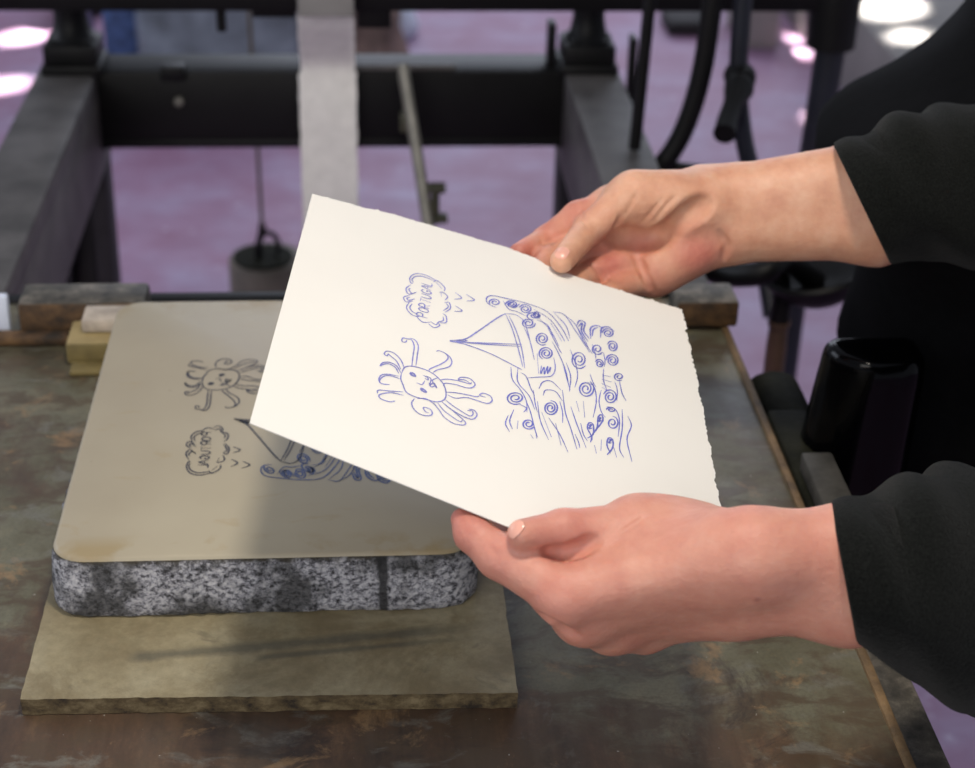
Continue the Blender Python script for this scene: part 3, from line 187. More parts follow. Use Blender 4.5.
def slab_mat():
    m,nt,b=new_mat('slate_slab'); k=NB(nt)
    c=k.ramp(k.noise(16,7,.65,.3),[(.3,lin((118,105,78))),(.5,lin((146,135,106))),(.7,lin((160,151,124)))])
    pt=k.ramp(k.noise(13,7,.7,.5),[(.47,g(0)),(.60,g(.6))]); c=k.mix(pt,c,lin((104,88,58)))
    wt_=k.ramp(k.noise(30,6,.7,.6),[(.62,g(0)),(.7,g(.45))]); c=k.mix(wt_,c,lin((84,80,70)))
    fine=k.ramp(k.noise(150,4,.7),[(.35,g(.35)),(.65,g(0))]); c=k.mix(fine,c,lin((96,88,66)))
    # dark greasy smears drawn across the front of the slab
    sx=k.n('ShaderNodeSeparateXYZ'); k.l(k.coord(),sx.inputs[0])
    def band(off,slope,w,x0,x1):
        a=k.n('ShaderNodeMath',operation='MULTIPLY_ADD'); a.inputs[1].default_value=-slope; k.l(sx.outputs[0],a.inputs[0]); k.l(sx.outputs[1],a.inputs[2])
        s=k.n('ShaderNodeMath',operation='SUBTRACT'); k.l(a.outputs[0],s.inputs[0]); s.inputs[1].default_value=off
        ab=k.n('ShaderNodeMath',operation='ABSOLUTE'); k.l(s.outputs[0],ab.inputs[0])
        nz=k.n('ShaderNodeMath',operation='MULTIPLY_ADD'); k.l(k.noise(60,5,.7),nz.inputs[0]); nz.inputs[1].default_value=w*1.2; k.l(ab.outputs[0],nz.inputs[2])
        f=k.n('ShaderNodeMapRange'); f.inputs[1].default_value=w*.9; f.inputs[2].default_value=w*1.7; f.inputs[3].default_value=1; f.inputs[4].default_value=0; k.l(nz.outputs[0],f.inputs[0])
        xr=k.n('ShaderNodeMapRange'); xr.inputs[1].default_value=x0; xr.inputs[2].default_value=x0+.008; k.l(sx.outputs[0],xr.inputs[0])
        xe=k.n('ShaderNodeMapRange'); xe.inputs[1].default_value=x1; xe.inputs[2].default_value=x1-.05; k.l(sx.outputs[0],xe.inputs[0])
        p=k.n('ShaderNodeMath',operation='MULTIPLY'); k.l(f.outputs[0],p.inputs[0]); k.l(xr.outputs[0],p.inputs[1])
        p2=k.n('ShaderNodeMath',operation='MULTIPLY'); k.l(p.outputs[0],p2.inputs[0]); k.l(xe.outputs[0],p2.inputs[1])
        p3=k.n('ShaderNodeMath',operation='MULTIPLY'); k.l(p2.outputs[0],p3.inputs[0]); p3.inputs[1].default_value=.6; return p3.outputs[0]
    c=k.mix(band(.8190,.105,.0062,-.143,.075),c,lin((66,66,60)))
    c=k.mix(band(.8085,.11,.0035,-.07,.07),c,lin((70,68,60)))
    k.l(c,b.inputs['Base Color']); b.inputs['Roughness'].default_value=.6
    k.bump(k.noise(140,5,.6),.25,.0015,b); MAT['slate_slab']=m
    m,nt,b=new_mat('slab_edge'); k=NB(nt)
    c=k.ramp(k.noise(60,7,.7,sc=(1,1,1.5)),[(.36,lin((40,31,22))),(.5,lin((88,74,50))),(.68,lin((124,110,82)))])
    k.l(c,b.inputs['Base Color']); b.inputs['Roughness'].default_value=.75; k.bump(k.noise(150,5,.6),.5,.002,b); MAT['slab_edge']=m
slab_mat()
def stone_mat():
    m,nt,b=new_mat('litho_limestone'); k=NB(nt)
    c=k.ramp(k.noise(5,5,.5),[(.3,lin((146,135,115))),(.55,lin((158,148,127))),(.75,lin((167,158,137)))])
    st=k.ramp(k.noise(26,5,.6,.4,sc=(1,2.2,1)),[(.62,g(0)),(.72,g(.30))]); c=k.mix(st,c,lin((150,128,84)))
    # ochre water marks along the far and near margins of the face
    sx=k.n('ShaderNodeSeparateXYZ'); k.l(k.coord(),sx.inputs[0])
    for y0,y1 in ((1.165,1.185),(.872,.858)):
        r=k.n('ShaderNodeMapRange'); r.inputs[1].default_value=y0; r.inputs[2].default_value=y1; k.l(sx.outputs[1],r.inputs[0])
        s=k.ramp(k.noise(22,5,.6,.3),[(.48,g(0)),(.60,g(.55))])
        mm=k.n('ShaderNodeMath',operation='MULTIPLY'); k.l(r.outputs[0],mm.inputs[0]); k.l(s,mm.inputs[1])
        c=k.mix(mm.outputs[0],c,lin((142,120,72)))
    pit=k.ramp(k.noise(120,2,.5),[(.76,g(0)),(.8,g(.35))]); c=k.mix(pit,c,lin((110,98,80)))
    k.l(c,b.inputs['Base Color']); b.inputs['Roughness'].default_value=.5
    k.bump(k.noise(60,3,.5),.04,.001,b); MAT['litho_limestone']=m
    m,nt,b=new_mat('rough_stone_side'); k=NB(nt)
    c=k.ramp(k.noise(230,8,.80,.1,sc=(1,1,1.3)),[(.40,lin((34,33,35))),(.47,lin((120,120,128))),(.54,lin((176,176,182))),(.70,lin((214,212,212)))])
    dk=k.ramp(k.noise(14,5,.6),[(.49,g(0)),(.57,g(.82))]); c=k.mix(dk,c,lin((34,34,33)))
    tp=k.n('ShaderNodeSeparateXYZ'); k.l(k.coord(),tp.inputs[0]); tz=k.n('ShaderNodeMath',operation='MULTIPLY_ADD'); k.l(k.noise(24,6,.7),tz.inputs[0]); tz.inputs[1].default_value=.05; k.l(tp.outputs[2],tz.inputs[2])
    tr_=k.n('ShaderNodeMapRange'); tr_.inputs[1].default_value=.868; tr_.inputs[2].default_value=.876; tr_.inputs[4].default_value=.8; k.l(tz.outputs[0],tr_.inputs[0]); gx=k.ramp(k.noise(150,6,.75),[(.44,g(0)),(.54,g(1))]); tm_=k.n('ShaderNodeMath',operation='MULTIPLY'); k.l(tr_.outputs[0],tm_.inputs[0]); k.l(gx,tm_.inputs[1]); c=k.mix(tm_.outputs[0],c,lin((28,27,26)))
    sx=k.n('ShaderNodeSeparateXYZ'); k.l(k.coord(),sx.inputs[0])
    # the drip mark down the front face, and the ochre lip under the top edge
    a=k.n('ShaderNodeMath',operation='SUBTRACT'); k.l(sx.outputs[0],a.inputs[0]); a.inputs[1].default_value=.008
    ab=k.n('ShaderNodeMath',operation='ABSOLUTE'); k.l(a.outputs[0],ab.inputs[0])
    nz=k.n('ShaderNodeMath',operation='MULTIPLY_ADD'); k.l(k.noise(120,3,.6),nz.inputs[0]); nz.inputs[1].default_value=.003; k.l(ab.outputs[0],nz.inputs[2])
    f=k.n('ShaderNodeMapRange'); f.inputs[1].default_value=.0035; f.inputs[2].default_value=.0055; f.inputs[3].default_value=.9; f.inputs[4].default_value=0; k.l(nz.outputs[0],f.inputs[0])
    c=k.mix(f.outputs[0],c,lin((26,26,27)))
    z=k.n('ShaderNodeMath',operation='MULTIPLY_ADD'); k.l(k.noise(55,4,.6),z.inputs[0]); z.inputs[1].default_value=.012; k.l(sx.outputs[2],z.inputs[2])
    f2=k.n('ShaderNodeMapRange'); f2.inputs[1].default_value=.8535; f2.inputs[2].default_value=.8565; f2.inputs[4].default_value=.9; k.l(z.outputs[0],f2.inputs[0])
    c=k.mix(f2.outputs[0],c,lin((52,46,32)))
    k.l(c,b.inputs['Base Color']); b.inputs['Roughness'].default_value=.8
    k.bump(k.noise(90,7,.7),.7,.004,b); MAT['rough_stone_side']=m
stone_mat()
def paper_mat():
    m,nt,b=new_mat('rag_paper'); k=NB(nt)
    c=k.ramp(k.noise(8,3,.5),[(.3,lin((232,229,222))),(.7,lin((236,233,226)))])
    k.l(c,b.inputs['Base Color']); b.inputs['Roughness'].default_value=.85
    k.bump(k.noise(500,4,.6),.12,.0005,b); MAT['rag_paper']=m
paper_mat()
def knit_mat():
    m,nt,b=new_mat('charcoal_knit'); k=NB(nt)
    c=k.ramp(k.noise(900,3,.7),[(.35,lin((7,8,7))),(.7,lin((27,29,27)))])
    k.l(c,b.inputs['Base Color']); b.inputs['Roughness'].default_value=.95; b.inputs['Sheen Weight'].default_value=.06
    b.inputs['Specular IOR Level'].default_value=.06
    k.bump(k.noise(700,4,.7),.6,.002,b); MAT['charcoal_knit']=m
knit_mat()
def skin_mat():
    m,nt,b=new_mat('skin'); k=NB(nt)
    at=k.n('ShaderNodeVertexColor',layer_name='tone')
    sp=k.n('ShaderNodeSeparateColor'); k.l(at.outputs[0],sp.inputs[0])
    base=k.ramp(k.noise(55,6,.6),[(.3,lin((194,140,112))),(.5,lin((206,156,126))),(.7,lin((214,170,142)))])
    red=k.ramp(k.noise(90,6,.6),[(.3,lin((180,100,86))),(.7,lin((202,130,112)))])
    c=k.mix(sp.outputs[0],base,red)
    fr=k.ramp(k.noise(420,2,.5),[(.72,g(0)),(.8,g(.28))]); c=k.mix(fr,c,lin((178,112,86)))
    c=k.mix(sp.outputs[1],c,lin((92,52,40)))
    mo=k.ramp(k.noise(38,6,.65,.4),[(.3,lin((186,112,102))),(.5,lin((198,132,118))),(.7,lin((208,150,134)))]); pk=k.mix(sp.outputs[2],c,mo)
    k.l(pk,b.inputs['Base Color']); b.inputs['Roughness'].default_value=.5
    b.inputs['Subsurface Weight'].default_value=.22; b.inputs['Subsurface Radius'].default_value=(.6,.25,.12); b.inputs['Subsurface Scale'].default_value=.008
    h=k.n('ShaderNodeMath',operation='ADD'); k.l(k.noise(300,5,.65),h.inputs[0]); k.l(k.noise(90,4,.6,sc=(.25,1,1)),h.inputs[1])
    k.bump(h.outputs[0],.42,.0012,b); MAT['skin']=m
skin_mat()
# ------------------------------------------------------------------ object helpers
def finish(o,mat,parent=None,smooth=True):
    for mm in (mat if isinstance(mat,(list,tuple)) else [mat]): o.data.materials.append(MAT[mm])
    if smooth:
        for p in o.data.polygons: p.use_smooth=True
    if parent is not None: o.parent=parent
    return o
def from_bm(name,bm,mat,parent=None,smooth=True,bevel=0,seg=2):
    if bevel:
        bmesh.ops.bevel(bm,geom=list(bm.edges),offset=bevel,segments=seg,profile=.5,affect='EDGES')
    bmesh.ops.recalc_face_normals(bm,faces=bm.faces)
    me=bpy.data.meshes.new(name); bm.to_mesh(me); bm.free()
    o=bpy.data.objects.new(name,me); COL.objects.link(o)
    finish(o,mat,parent,smooth)
    if smooth: me.set_sharp_from_angle(angle=R_(40))
    return o
def from_py(name,v,f,mat,parent=None,smooth=True):
    me=bpy.data.meshes.new(name); me.from_pydata([tuple(map(float,x)) for x in v],[],f); me.update()
    o=bpy.data.objects.new(name,me); COL.objects.link(o); return finish(o,mat,parent,smooth)
def empty(name,loc,label=None,cat=None,group=None):
    o=bpy.data.objects.new(name,None); COL.objects.link(o); o.location=loc; o.empty_display_size=.05
    if label: tag(o,label,cat,group)
    return o
def tag(o,label,cat=None,group=None,kind=None):
    o['label']=label
    if cat: o['category']=cat
    if group: o['group']=group
    if kind: o['kind']=kind
    return o
def struct(o,label=None):
    o['kind']='structure'
    if label: o['label']=label
    return o
def adopt(o,root):
    """keep world place while parenting to an Empty that only has a location"""
    o.parent=root; o.location=Vector(o.location)-root.location; return o
def bm_box(bm,c,s,rot=None):
    r=bmesh.ops.create_cube(bm,size=1)
    M=Matrix.Translation(c)@(rot.to_4x4() if rot is not None else Matrix())@Matrix.Diagonal((s[0],s[1],s[2],1))
    bmesh.ops.transform(bm,matrix=M,verts=r['verts']); return r['verts']
def box(name,lo,hi,mat,parent=None,bevel=.003,seg=2,rot=None):
    bm=bmesh.new(); lo=Vector(lo);hi=Vector(hi); bm_box(bm,(lo+hi)/2,hi-lo,rot); return from_bm(name,bm,mat,parent,True,bevel,seg)
def catmull(pts,n=6):
    P=[np.array(p,float) for p in pts]
    if len(P)<3: return [P[0]+(P[-1]-P[0])*i/n for i in range(n+1)]
    E=[2*P[0]-P[1]]+P+[2*P[-1]-P[-2]]; o=[]
    for i in range(1,len(E)-2):
        a,b,c,d=E[i-1:i+3]
        for j in range(n):
            t=j/n; o.append(.5*((2*b)+(c-a)*t+(2*a-5*b+4*c-d)*t*t+(3*b-a-3*c+d)*t**3))
    o.append(P[-1]); return o
def tube_geo(path,rad,seg=14,cap=True,sx=1.0,ref=(0,0,1)):
    path=[np.array(p,float) for p in path]; n=len(path)
    if isinstance(rad,(int,float)): rad=[rad]*n
    v=[];f=[];up=np.array(ref,float)
    for i,p in enumerate(path):
        t=path[min(i+1,n-1)]-path[max(i-1,0)]; t/=np.linalg.norm(t)
        if abs(t@up)>.95: up=np.array([1.,0,0]) if abs(t[0])<.9 else np.array([0,1.,0])
        x=np.cross(up,t);x/=np.linalg.norm(x);y=np.cross(t,x)
        for j in range(seg):
            a=2*math.pi*j/seg; v.append(p+rad[i]*(sx*math.cos(a)*x+math.sin(a)*y))
    for i in range(n-1):
        for j in range(seg): f.append((i*seg+j,i*seg+(j+1)%seg,(i+1)*seg+(j+1)%seg,(i+1)*seg+j))
    if cap: f.append(tuple(reversed(range(seg)))); f.append(tuple((n-1)*seg+j for j in range(seg)))
    return v,f
def tube(name,path,rad,mat,parent=None,seg=14,smoothpath=0,sx=1.0,ref=(0,0,1)):
    if smoothpath: path=catmull(path,smoothpath)
    v,f=tube_geo(path,rad,seg,True,sx,ref); o=from_py(name,v,f,mat,parent); o.data.set_sharp_from_angle(angle=R_(50)); return o
def lathe(name,prof,c,mat,parent=None,seg=32,M=None):
    v=[];f=[]
    M=M or Matrix()
    for r,z in prof:
        for j in range(seg):
            a=2*math.pi*j/seg; p=M@Vector((r*math.cos(a),r*math.sin(a),z)); v.append((p.x+c[0],p.y+c[1],p.z+c[2]))
    n=len(prof)
    for i in range(n-1):
        for j in range(seg): f.append((i*seg+j,i*seg+(j+1)%seg,(i+1)*seg+(j+1)%seg,(i+1)*seg+j))
    f.append(tuple(reversed(range(seg)))); f.append(tuple((n-1)*seg+j for j in range(seg)))
    o=from_py(name,v,f,mat,parent); o.data.set_sharp_from_angle(angle=R_(35)); return o
def extrude_poly(name,pts2,axis,a0,a1,mat,parent=None,bevel=.002):
    """polygon in the plane normal to an axis, given thickness from a0 to a1"""
    bm=bmesh.new(); mk={'x':lambda p,a:(a,p[0],p[1]),'y':lambda p,a:(p[0],a,p[1]),'z':lambda p,a:(p[0],p[1],a)}[axis]
    A=[bm.verts.new(mk(p,a0)) for p in pts2]; B=[bm.verts.new(mk(p,a1)) for p in pts2]
    n=len(pts2); bm.faces.new(A); bm.faces.new(list(reversed(B)))
    for i in range(n): bm.faces.new((A[i],B[i],B[(i+1)%n],A[(i+1)%n]))
    return from_bm(name,bm,mat,parent,True,bevel,2)
def loft_geo(rings,cap=True):
    v=[tuple(p) for r in rings for p in r]; n=len(rings[0]); f=[]
    for i in range(len(rings)-1):
        for j in range(n): f.append((i*n+j,i*n+(j+1)%n,(i+1)*n+(j+1)%n,(i+1)*n+j))
    if cap: f.append(tuple(reversed(range(n)))); f.append(tuple((len(rings)-1)*n+j for j in range(n)))
    return v,f
# ------------------------------------------------------------------ camera
cam=bpy.data.cameras.new('camera'); camo=bpy.data.objects.new('camera',cam); COL.objects.link(camo); scene.camera=camo
r0,r1,r2=[Vector(r) for r in CAM_ROT]
M=Matrix((r0,-r1,-r2)).transposed().to_4x4(); M.translation=Vector(CAM_LOC); camo.matrix_world=M
cam.sensor_width=36; cam.lens=FPX/975*36; cam.clip_start=.05; cam.clip_end=60
cam.dof.use_dof=True; cam.dof.focus_distance=.93; cam.dof.aperture_fstop=8.0; cam.dof.aperture_blades=7
# ------------------------------------------------------------------ setting
def plane(name,x0,x1,y0,y1,z0,mat,t=.05):
    return box(name,(x0,y0,z0-t),(x1,y1,z0),mat,None,0)
struct(plane('floor',-3.2,3.6,-1.5,7.2,0,'painted_floor'),'lavender painted concrete floor under the press')
struct(box('wall_right',(1.235,3.3,0),(3.4,7.0,.22),'concrete',None,.008),'low pale concrete ledge at the right beyond the press')
# ------------------------------------------------------------------ press
press=empty('printing_press',(-.04,1.5,0),'black cast iron lithography press frame with side rails and crossbeam','press')
def P_(o): return adopt(o,press)
for s,xi,xo in ((-1,-.333,-.405),(1,.257,.327)):
    # side rail: flat wide top and a deep inner web
    x0,x1=min(xi,xo),max(xi,xo)
    bm=bmesh.new()
    bm_box(bm,((x0+x1)/2,1.20,.728),(x1-x0,1.96,.030))
    bm_box(bm,(xi-(.012 if s>0 else -.012)*-1,1.20,.664),(.024,1.96,.110))
    P_(from_bm('side_rail',bm,['grey_iron'],None,True,.003))
bm=bmesh.new(); bm_box(bm,(-.038,2.10,.694),(.60,.045,.098)); bm_box(bm,(-.038,2.115,.738),(.60,.07,.012)); bm_box(bm,(-.038,2.09,.648),(.60,.03,.012))
beam=P_(from_bm('cross_beam',bm,['black_iron'],None,True,.003))
o=box('notch_block',(-.252,2.068,.734),(-.222,2.09,.752),'black_iron',None,.002); o.parent=beam
o=lathe('bolt_head',[(.0,0),(.006,0),(.006,.006),(.003,.009),(0,.009)],(-.232,2.078,.705),'bright_steel',None,12,Matrix.Rotation(R_(90),4,'X')); o.parent=beam
for x in (-.308,.225):
    e=x+(.032 if x>0 else -.026); pts=[(e,.648),(e-(.016 if x>0 else -.016),.648),(e,.632)]
    P_(extrude_poly('gusset',pts,'y',2.09,2.105,'black_iron'))
for x,sg in ((-.345,1),(.268,-1)):
    # far legs: two flanges with a recessed web, splaying a little outwards
    for (yy,foot) in ((2.12,1),):
        bm=bmesh.new()
        for dx,w in ((0,.022),(-sg*.050,.020)):
            vs=bm_box(bm,(x+dx,yy,.32),(w,.06,.66))
            for v in vs:
                if v.co.z<.2: v.co.x-=sg*.02*(1 if dx else .2)
        bm_box(bm,(x-sg*.025,yy+.02,.32),(.05,.012,.66))
        bm_box(bm,(x-sg*.035,yy,.012),(.13,.10,.024))
        P_(from_bm('leg',bm,['leg_iron'],None,True,.002))
for x,sg in ((-.36,1),(.285,-1)):
    bm=bmesh.new(); bm_box(bm,(x,.42,.33),(.05,.06,.64)); bm_box(bm,(x,.42,.012),(.11,.11,.024)); P_(from_bm('leg',bm,['grey_iron'],None,True,.003))
for x in (-.361,.287):
    prof=[(.030,0),(.030,.004),(.024,.010),(.020,.03),(.022,.07),(.030,.10),(.036,.14),(.034,.34),(.040,.40),(0,.40)]
    c=P_(lathe('column',[(0,0)]+prof,(x,2.10,.778),'black_iron',None,28))
    bm=bmesh.new(); bm_box(bm,(x,2.10,.748),(.074,.074,.012)); bm_box(bm,(x,2.10,.766),(.066,.066,.026)); bm_box(bm,(x,2.10,.781),(.052,.052,.006))
    pl=from_bm('plinth',bm,['black_iron'],None,True,.003); pl.parent=c
for x0,x1,y0,z0,z1 in ((.236,.246,2.09,.74,.80),(.338,.346,2.06,.70,.79)):
    P_(box('guide_plate',(x0,y0,z0),(x1,y0+.03,z1),'black_iron',None,.002))
P_(box('yoke_bar',(-.58,1.985,.847),(.60,2.02,.90),'black_iron',None,.004))
# right hand end: joint, outer leg, lighter brace
P_(tube('joint',[(.575,2.003,.80),(.575,2.003,.915)],[.030,.032],'black_iron',None,20))
P_(tube('outer_leg',[(.577,2.003,.82),(.568,2.003,.60),(.562,2.003,.0)],[.019,.0175,.019],'blue_black_steel',None,18))
P_(tube('outer_leg',[(-.4345,1.90,.95),(-.4365,1.90,.74),(-.440,1.90,0)],[.0085,.0085,.0085],'blue_black_steel',None,14))
# levers on the right rail
P_(tube('lever',[(.386,1.80,1.02),(.381,1.80,.915),(.375,1.80,.83),(.360,1.80,.765),(.338,1.80,.724),(.322,1.80,.715)],.0115,'black_iron',None,14,5,1.0))
P_(tube('lever',[(.315,1.80,1.00),(.312,1.80,.915),(.308,1.80,.80),(.306,1.80,.745)],.0072,'black_iron',None,12,4))
crank=P_(tube('crank_arm',[(.414,1.80,.98),(.4145,1.80,.90),(.417,1.80,.83),(.428,1.80,.765),(.447,1.80,.70),(.462,1.78,.62),(.47,1.74,.56)],.0105,'blue_black_steel',None,14,4))
h=tube('crank_handle',[(.4150,1.78,.826),(.4125,1.772,.824),(.404,1.755,.815),(.392,1.725,.803),(.386,1.705,.797)],[.016,.017,.0105,.0115,.0125],'black_iron',None,16); h.parent=crank
o=lathe('hub_cap',[(0,-.012),(.017,-.012),(.018,0),(.014,.014),(0,.016)],(.4185,1.795,.829),'black_iron',None,20,Matrix.Rotation(R_(90),4,'X')); o.parent=crank
# dished iron hub with a turned grip, on the right of the bed
P_(lathe('dished_hub',[(0,-.030),(.030,-.028),(.050,-.012),(.056,.002),(.053,.006),(.042,-.002),(.024,-.012),(0,-.014)],(.452,1.52,.722),'black_iron',None,40,Matrix.Rotation(R_(-14),4,'Y')))
sp=P_(tube('spoke',[(.400,1.52,.735),(.413,1.508,.716),(.4145,1.505,.70),(.4145,1.505,.672)],[.009,.009,.0095,.0105],'black_iron',None,16))
o=lathe('wooden_grip',[(0,0),(.0085,0),(.0105,.02),(.0105,.09),(.0095,.112),(.0115,.114),(.0115,.119),(0,.119)],(.4145,1.505,.555),'brown_wood',None,20); o.parent=sp
P_(tube('hub_stud',[(.452,1.52,.700),(.452,1.56,.690),(.452,1.70,.700),(.40,1.80,.712),(.325,1.82,.716)],[.010]*5,'black_iron',None,14))
P_(tube('curved_brace',[(.335,1.70,.72),(.33,1.62,.71),(.345,1.52,.722),(.38,1.47,.742),(.41,1.49,.748),(.45,1.52,.71)],.012,'black_iron',None,14,5))
# clutter of fittings above the beam
P_(box('scraper_box',(-.0745,1.955,.8495),(-.009,1.984,.92),'scraper_grey',None,.002))
P_(box('scraper_holder',(-.130,1.99,.838),(-.078,2.03,.90),'black_iron',None,.003))
P_(box('screw_block',(-.006,1.99,.825),(.035,2.03,.90),'black_iron',None,.003))
P_(tube('hook_pin',[(-.167,2.0,.85),(-.167,2.0,.820)],.006,'black_iron',None,10))
P_(box('beam_bar',(-.010,2.075,.745),(.118,2.088,.751),'grey_iron',None,.0015))
lev=P_(tube('pressure_lever',[(.0500,2.03,.768),(.0510,2.025,.755),(.0640,1.99,.680),(.0735,1.955,.622),(.082,1.92,.565)],[.0085]*5,'bright_steel',None,10,0,.9))
o=box('lever_clamp',(.0455,2.000,.690),(.064,2.02,.712),'olive_iron',None,.002); o.parent=lev
bm=bmesh.new(); bm_box(bm,(.089,1.95,.637),(.022,.02,.009)); bm_box(bm,(.087,1.95,.615),(.011,.012,.05)); bm_box(bm,(.094,1.95,.597),(.018,.02,.008))
o=from_bm('lever_bracket',bm,['olive_iron'],None,True,.002); o.parent=lev
# strap hanging down in front of the beam
def strap():
    prof=[(1.988,.846),(2.003,.822),(2.026,.795),(2.047,.768),(2.053,.748),(2.049,.70),(2.047,.64),(2.044,.58),(2.042,.50),(2.040,.40)]
    prof=catmull([(0,a,b) for a,b in prof],6); W=14; v=[];f=[]
    for side in (0,.003):
        for i,(z,a,b) in enumerate(prof):
            for j in range(W+1):
                u=j/W; x=-.0795+.0715*u
                if b>.75: x=-.0765+.0675*u
                if j in (0,W): x+=rng.normal(0,.0006)
                v.append((x,a-.003+side+.0012*math.sin(u*5+b*20),b))
    n=len(prof);K=n*(W+1)
    for i in range(n-1):
        for j in range(W):
            a=i*(W+1)+j; f.append((a,a+1,a+W+2,a+W+1)); f.append((K+a,K+a+W+1,K+a+W+2,K+a+1))
        for j in (0,W):
            a=i*(W+1)+j; f.append((a,a+W+1,K+a+W+1,K+a))
    for i in (0,n-1):
        for j in range(W):
            a=i*(W+1)+j; f.append((a,a+1,K+a+1,K+a))
    return from_py('felt_strap',v,f,'strap_felt')
tag(strap(),'wide off-white felt strap hanging in front of the black crossbeam','strap')
# counterweight on its wire, further back between the rails
wt=empty('counterweight',(-.185,2.62,.15),'round iron counterweight with an eye ring hanging on a wire behind the crossbeam','counterweight')
adopt(lathe('weight_body',[(0,0),(.060,0),(.064,.005),(.064,.085),(.060,.092),(.05,.094),(0,.096)],(-.165,2.62,.150),'weight_iron',None,36),wt)
adopt(lathe('rim_ring',[(.046,.0),(.050,.0),(.050,.004),(.046,.004)],(-.170,2.61,.244),'dark_green_iron',None,36),wt)
th=[(-.160+.016*math.cos(a),2.615,.262+.026*math.sin(a)) for a in np.linspace(-.5*math.pi,1.5*math.pi,25)]
adopt(tube('eye_ring',th,.0045,'black_iron',None,10),wt)
hk=[(-.1695,2.60,.300),(-.1735,2.60,.285),(-.178,2.60,.262),(-.176,2.60,.238),(-.170,2.60,.228)]
adopt(tube('hook',hk,.0055,'black_iron',None,10,4),wt)
adopt(box('crimp',(-.175,2.594,.292),(-.163,2.606,.310),'dark_green_iron',None,.002),wt)
adopt(tube('wire',[(-.169,2.60,.305),(-.171,2.60,.50),(-.1745,2.60,.70),(-.1765,2.60,.95)],.0032,'cord',None,8),wt)
# ------------------------------------------------------------------ moving bed with its fittings
bed=empty('press_bed',(-.04,.9,.8),'worn rust-stained steel press bed carrying the slab and stone','press bed')
bm=bmesh.new(); bm_box(bm,(-.0385,.845,.775),(.671,.93,.05)); plate=from_bm('bed_plate',bm,['worn_bed_steel'],None,True,.003); adopt(plate,bed)
adopt(box('rim_strip',(.2935,.40,.796),(.2995,1.30,.8025),'rust_edge',None,.0015),bed)
adopt(box('side_flange',(.2995,.40,.755),(.326,.955,.790),'dirty_block',None,.004),bed)
adopt(box('back_lip',(-.30,1.301,.780),(.30,1.316,.803),'black_iron',None,.002),bed)
# bearing cap: rounded block with bolts boss
pts=[(.303,.70)]+[(.3235-.0205*math.cos(t),.784+.012*math.sin(t)) for t in np.linspace(0,math.pi,9)]+[(.344,.70)]
capb=adopt(extrude_poly('bearing_cap',pts,'y',1.075,1.175,'dark_green_iron',None,.003),bed)
o=lathe('cap_boss',[(0,-.01),(.010,-.01),(.011,.006),(.008,.012),(0,.013)],(.346,1.105,.770),'dark_green_iron',None,18,Matrix.Rotation(R_(70),4,'Y')); o.parent=capb
adopt(extrude_poly('steel_pad',[(.3040,1.008),(.3262,1.008),(.3258,.936),(.3035,.936)],'z',.806,.8205,'pad_steel',None,.002),bed)
adopt(box('pad_bracket',(.3000,.930,.74),(.330,1.095,.806),'dark_green_iron',None,.003),bed)
# glossy rounded cover beside the bed
def cover():
    """upright casing with a chamfered left corner, rounded over at the top"""
    plan=[(.3235,1.055),(.3235,1.044),(.3275,1.032),(.3400,1.020),(.3475,1.0165),(.3560,1.0155),(.3720,1.0155),(.3800,1.0165),(.3900,1.024),(.3935,1.034),(.3935,1.055)]
    P=np.array(plan+[(.3885,1.060),(.3285,1.060)]); c=np.array([.3585,1.038]); rings=[]
    for z,k,fl in ((.70,1,.016),(.76,1,.011),(.81,1,.007),(.86,1,.001),(.866,1,0),(.873,.985,0),(.879,.955,0),(.8825,.91,0),(.8845,.84,0),(.885,.72,0),(.885,.3,0)):
        q=c+(P-c)*np.array([k,1-(1-k)*.8]); rings.append([(x-fl*(1 if x<.345 else .2),y,z) for x,y in q])
    return loft_geo(rings)
v,f=cover(); cv=empty('gear_cover',(.40,1.01,.70),'glossy black rounded gear cover beside the press bed','machine cover')
o=from_py('cover_shell',v,f,'gloss_black'); o.data.set_sharp_from_angle(angle=R_(60)); adopt(o,cv)
adopt(box('cover_foot',(.342,1.022,.60),(.385,1.052,.705),'black_iron',None,.004),cv)
# end blocks on the bed
b=box('end_block',(-.277,1.236,.8005),(-.176,1.276,.832),['dirty_block'],None,.004)
tag(b,'dark stained stop block at the back left corner of the press bed','block','stop blocks across the back of the bed')
b2=box('end_block',(.254,1.236,.8030),(.306,1.275,.8265),['dirty_block'],None,.003)
tag(b2,'rusty stop block on the back right corner of the bed, behind the far hand','block','stop blocks across the back of the bed')
for bb in (b,b2):
    bb.data.materials.append(MAT['rust_block'])
    for p in bb.data.polygons:
        if p.normal.y<-.7: p.material_index=1
b=box('rust_strip',(-.335,1.222,.8005),(-.236,1.2355,.810),'rust_block',None,.003); tag(b,'rust-brown packing strip in front of the dark left stop block','packing strip')
b=box('paper_scrap',(-.297,1.240,.8005),(-.2850,1.249,.836),'white_rag',None,.002,2); tag(b,'small white paper wad beside the dark left stop block','paper scrap')
tag(box('wood_shim',(-.229,1.172,.8005),(-.1985,1.1895,.8045),'olive_wood',None,.001),'thin olive wooden shim lying lowest in front of the shim pile','shim')
tag(box('wood_block',(-.2335,1.190,.8005),(-.1985,1.232,.8195),['olive_wood'],None,.003),'small tan-topped wooden block wedged by the left of the stone','wood block')
bpy.data.objects['wood_block'].data.materials.append(MAT['tan_wood'])
for p in bpy.data.objects['wood_block'].data.polygons:
    if p.normal.z>.6: p.material_index=1
tag(box('plaster_block',(-.2225,1.2070,.8200),(-.172,1.2350,.8310),'white_paint',None,.002),'white paint-crusted block behind the stone, against the left stop block','block')
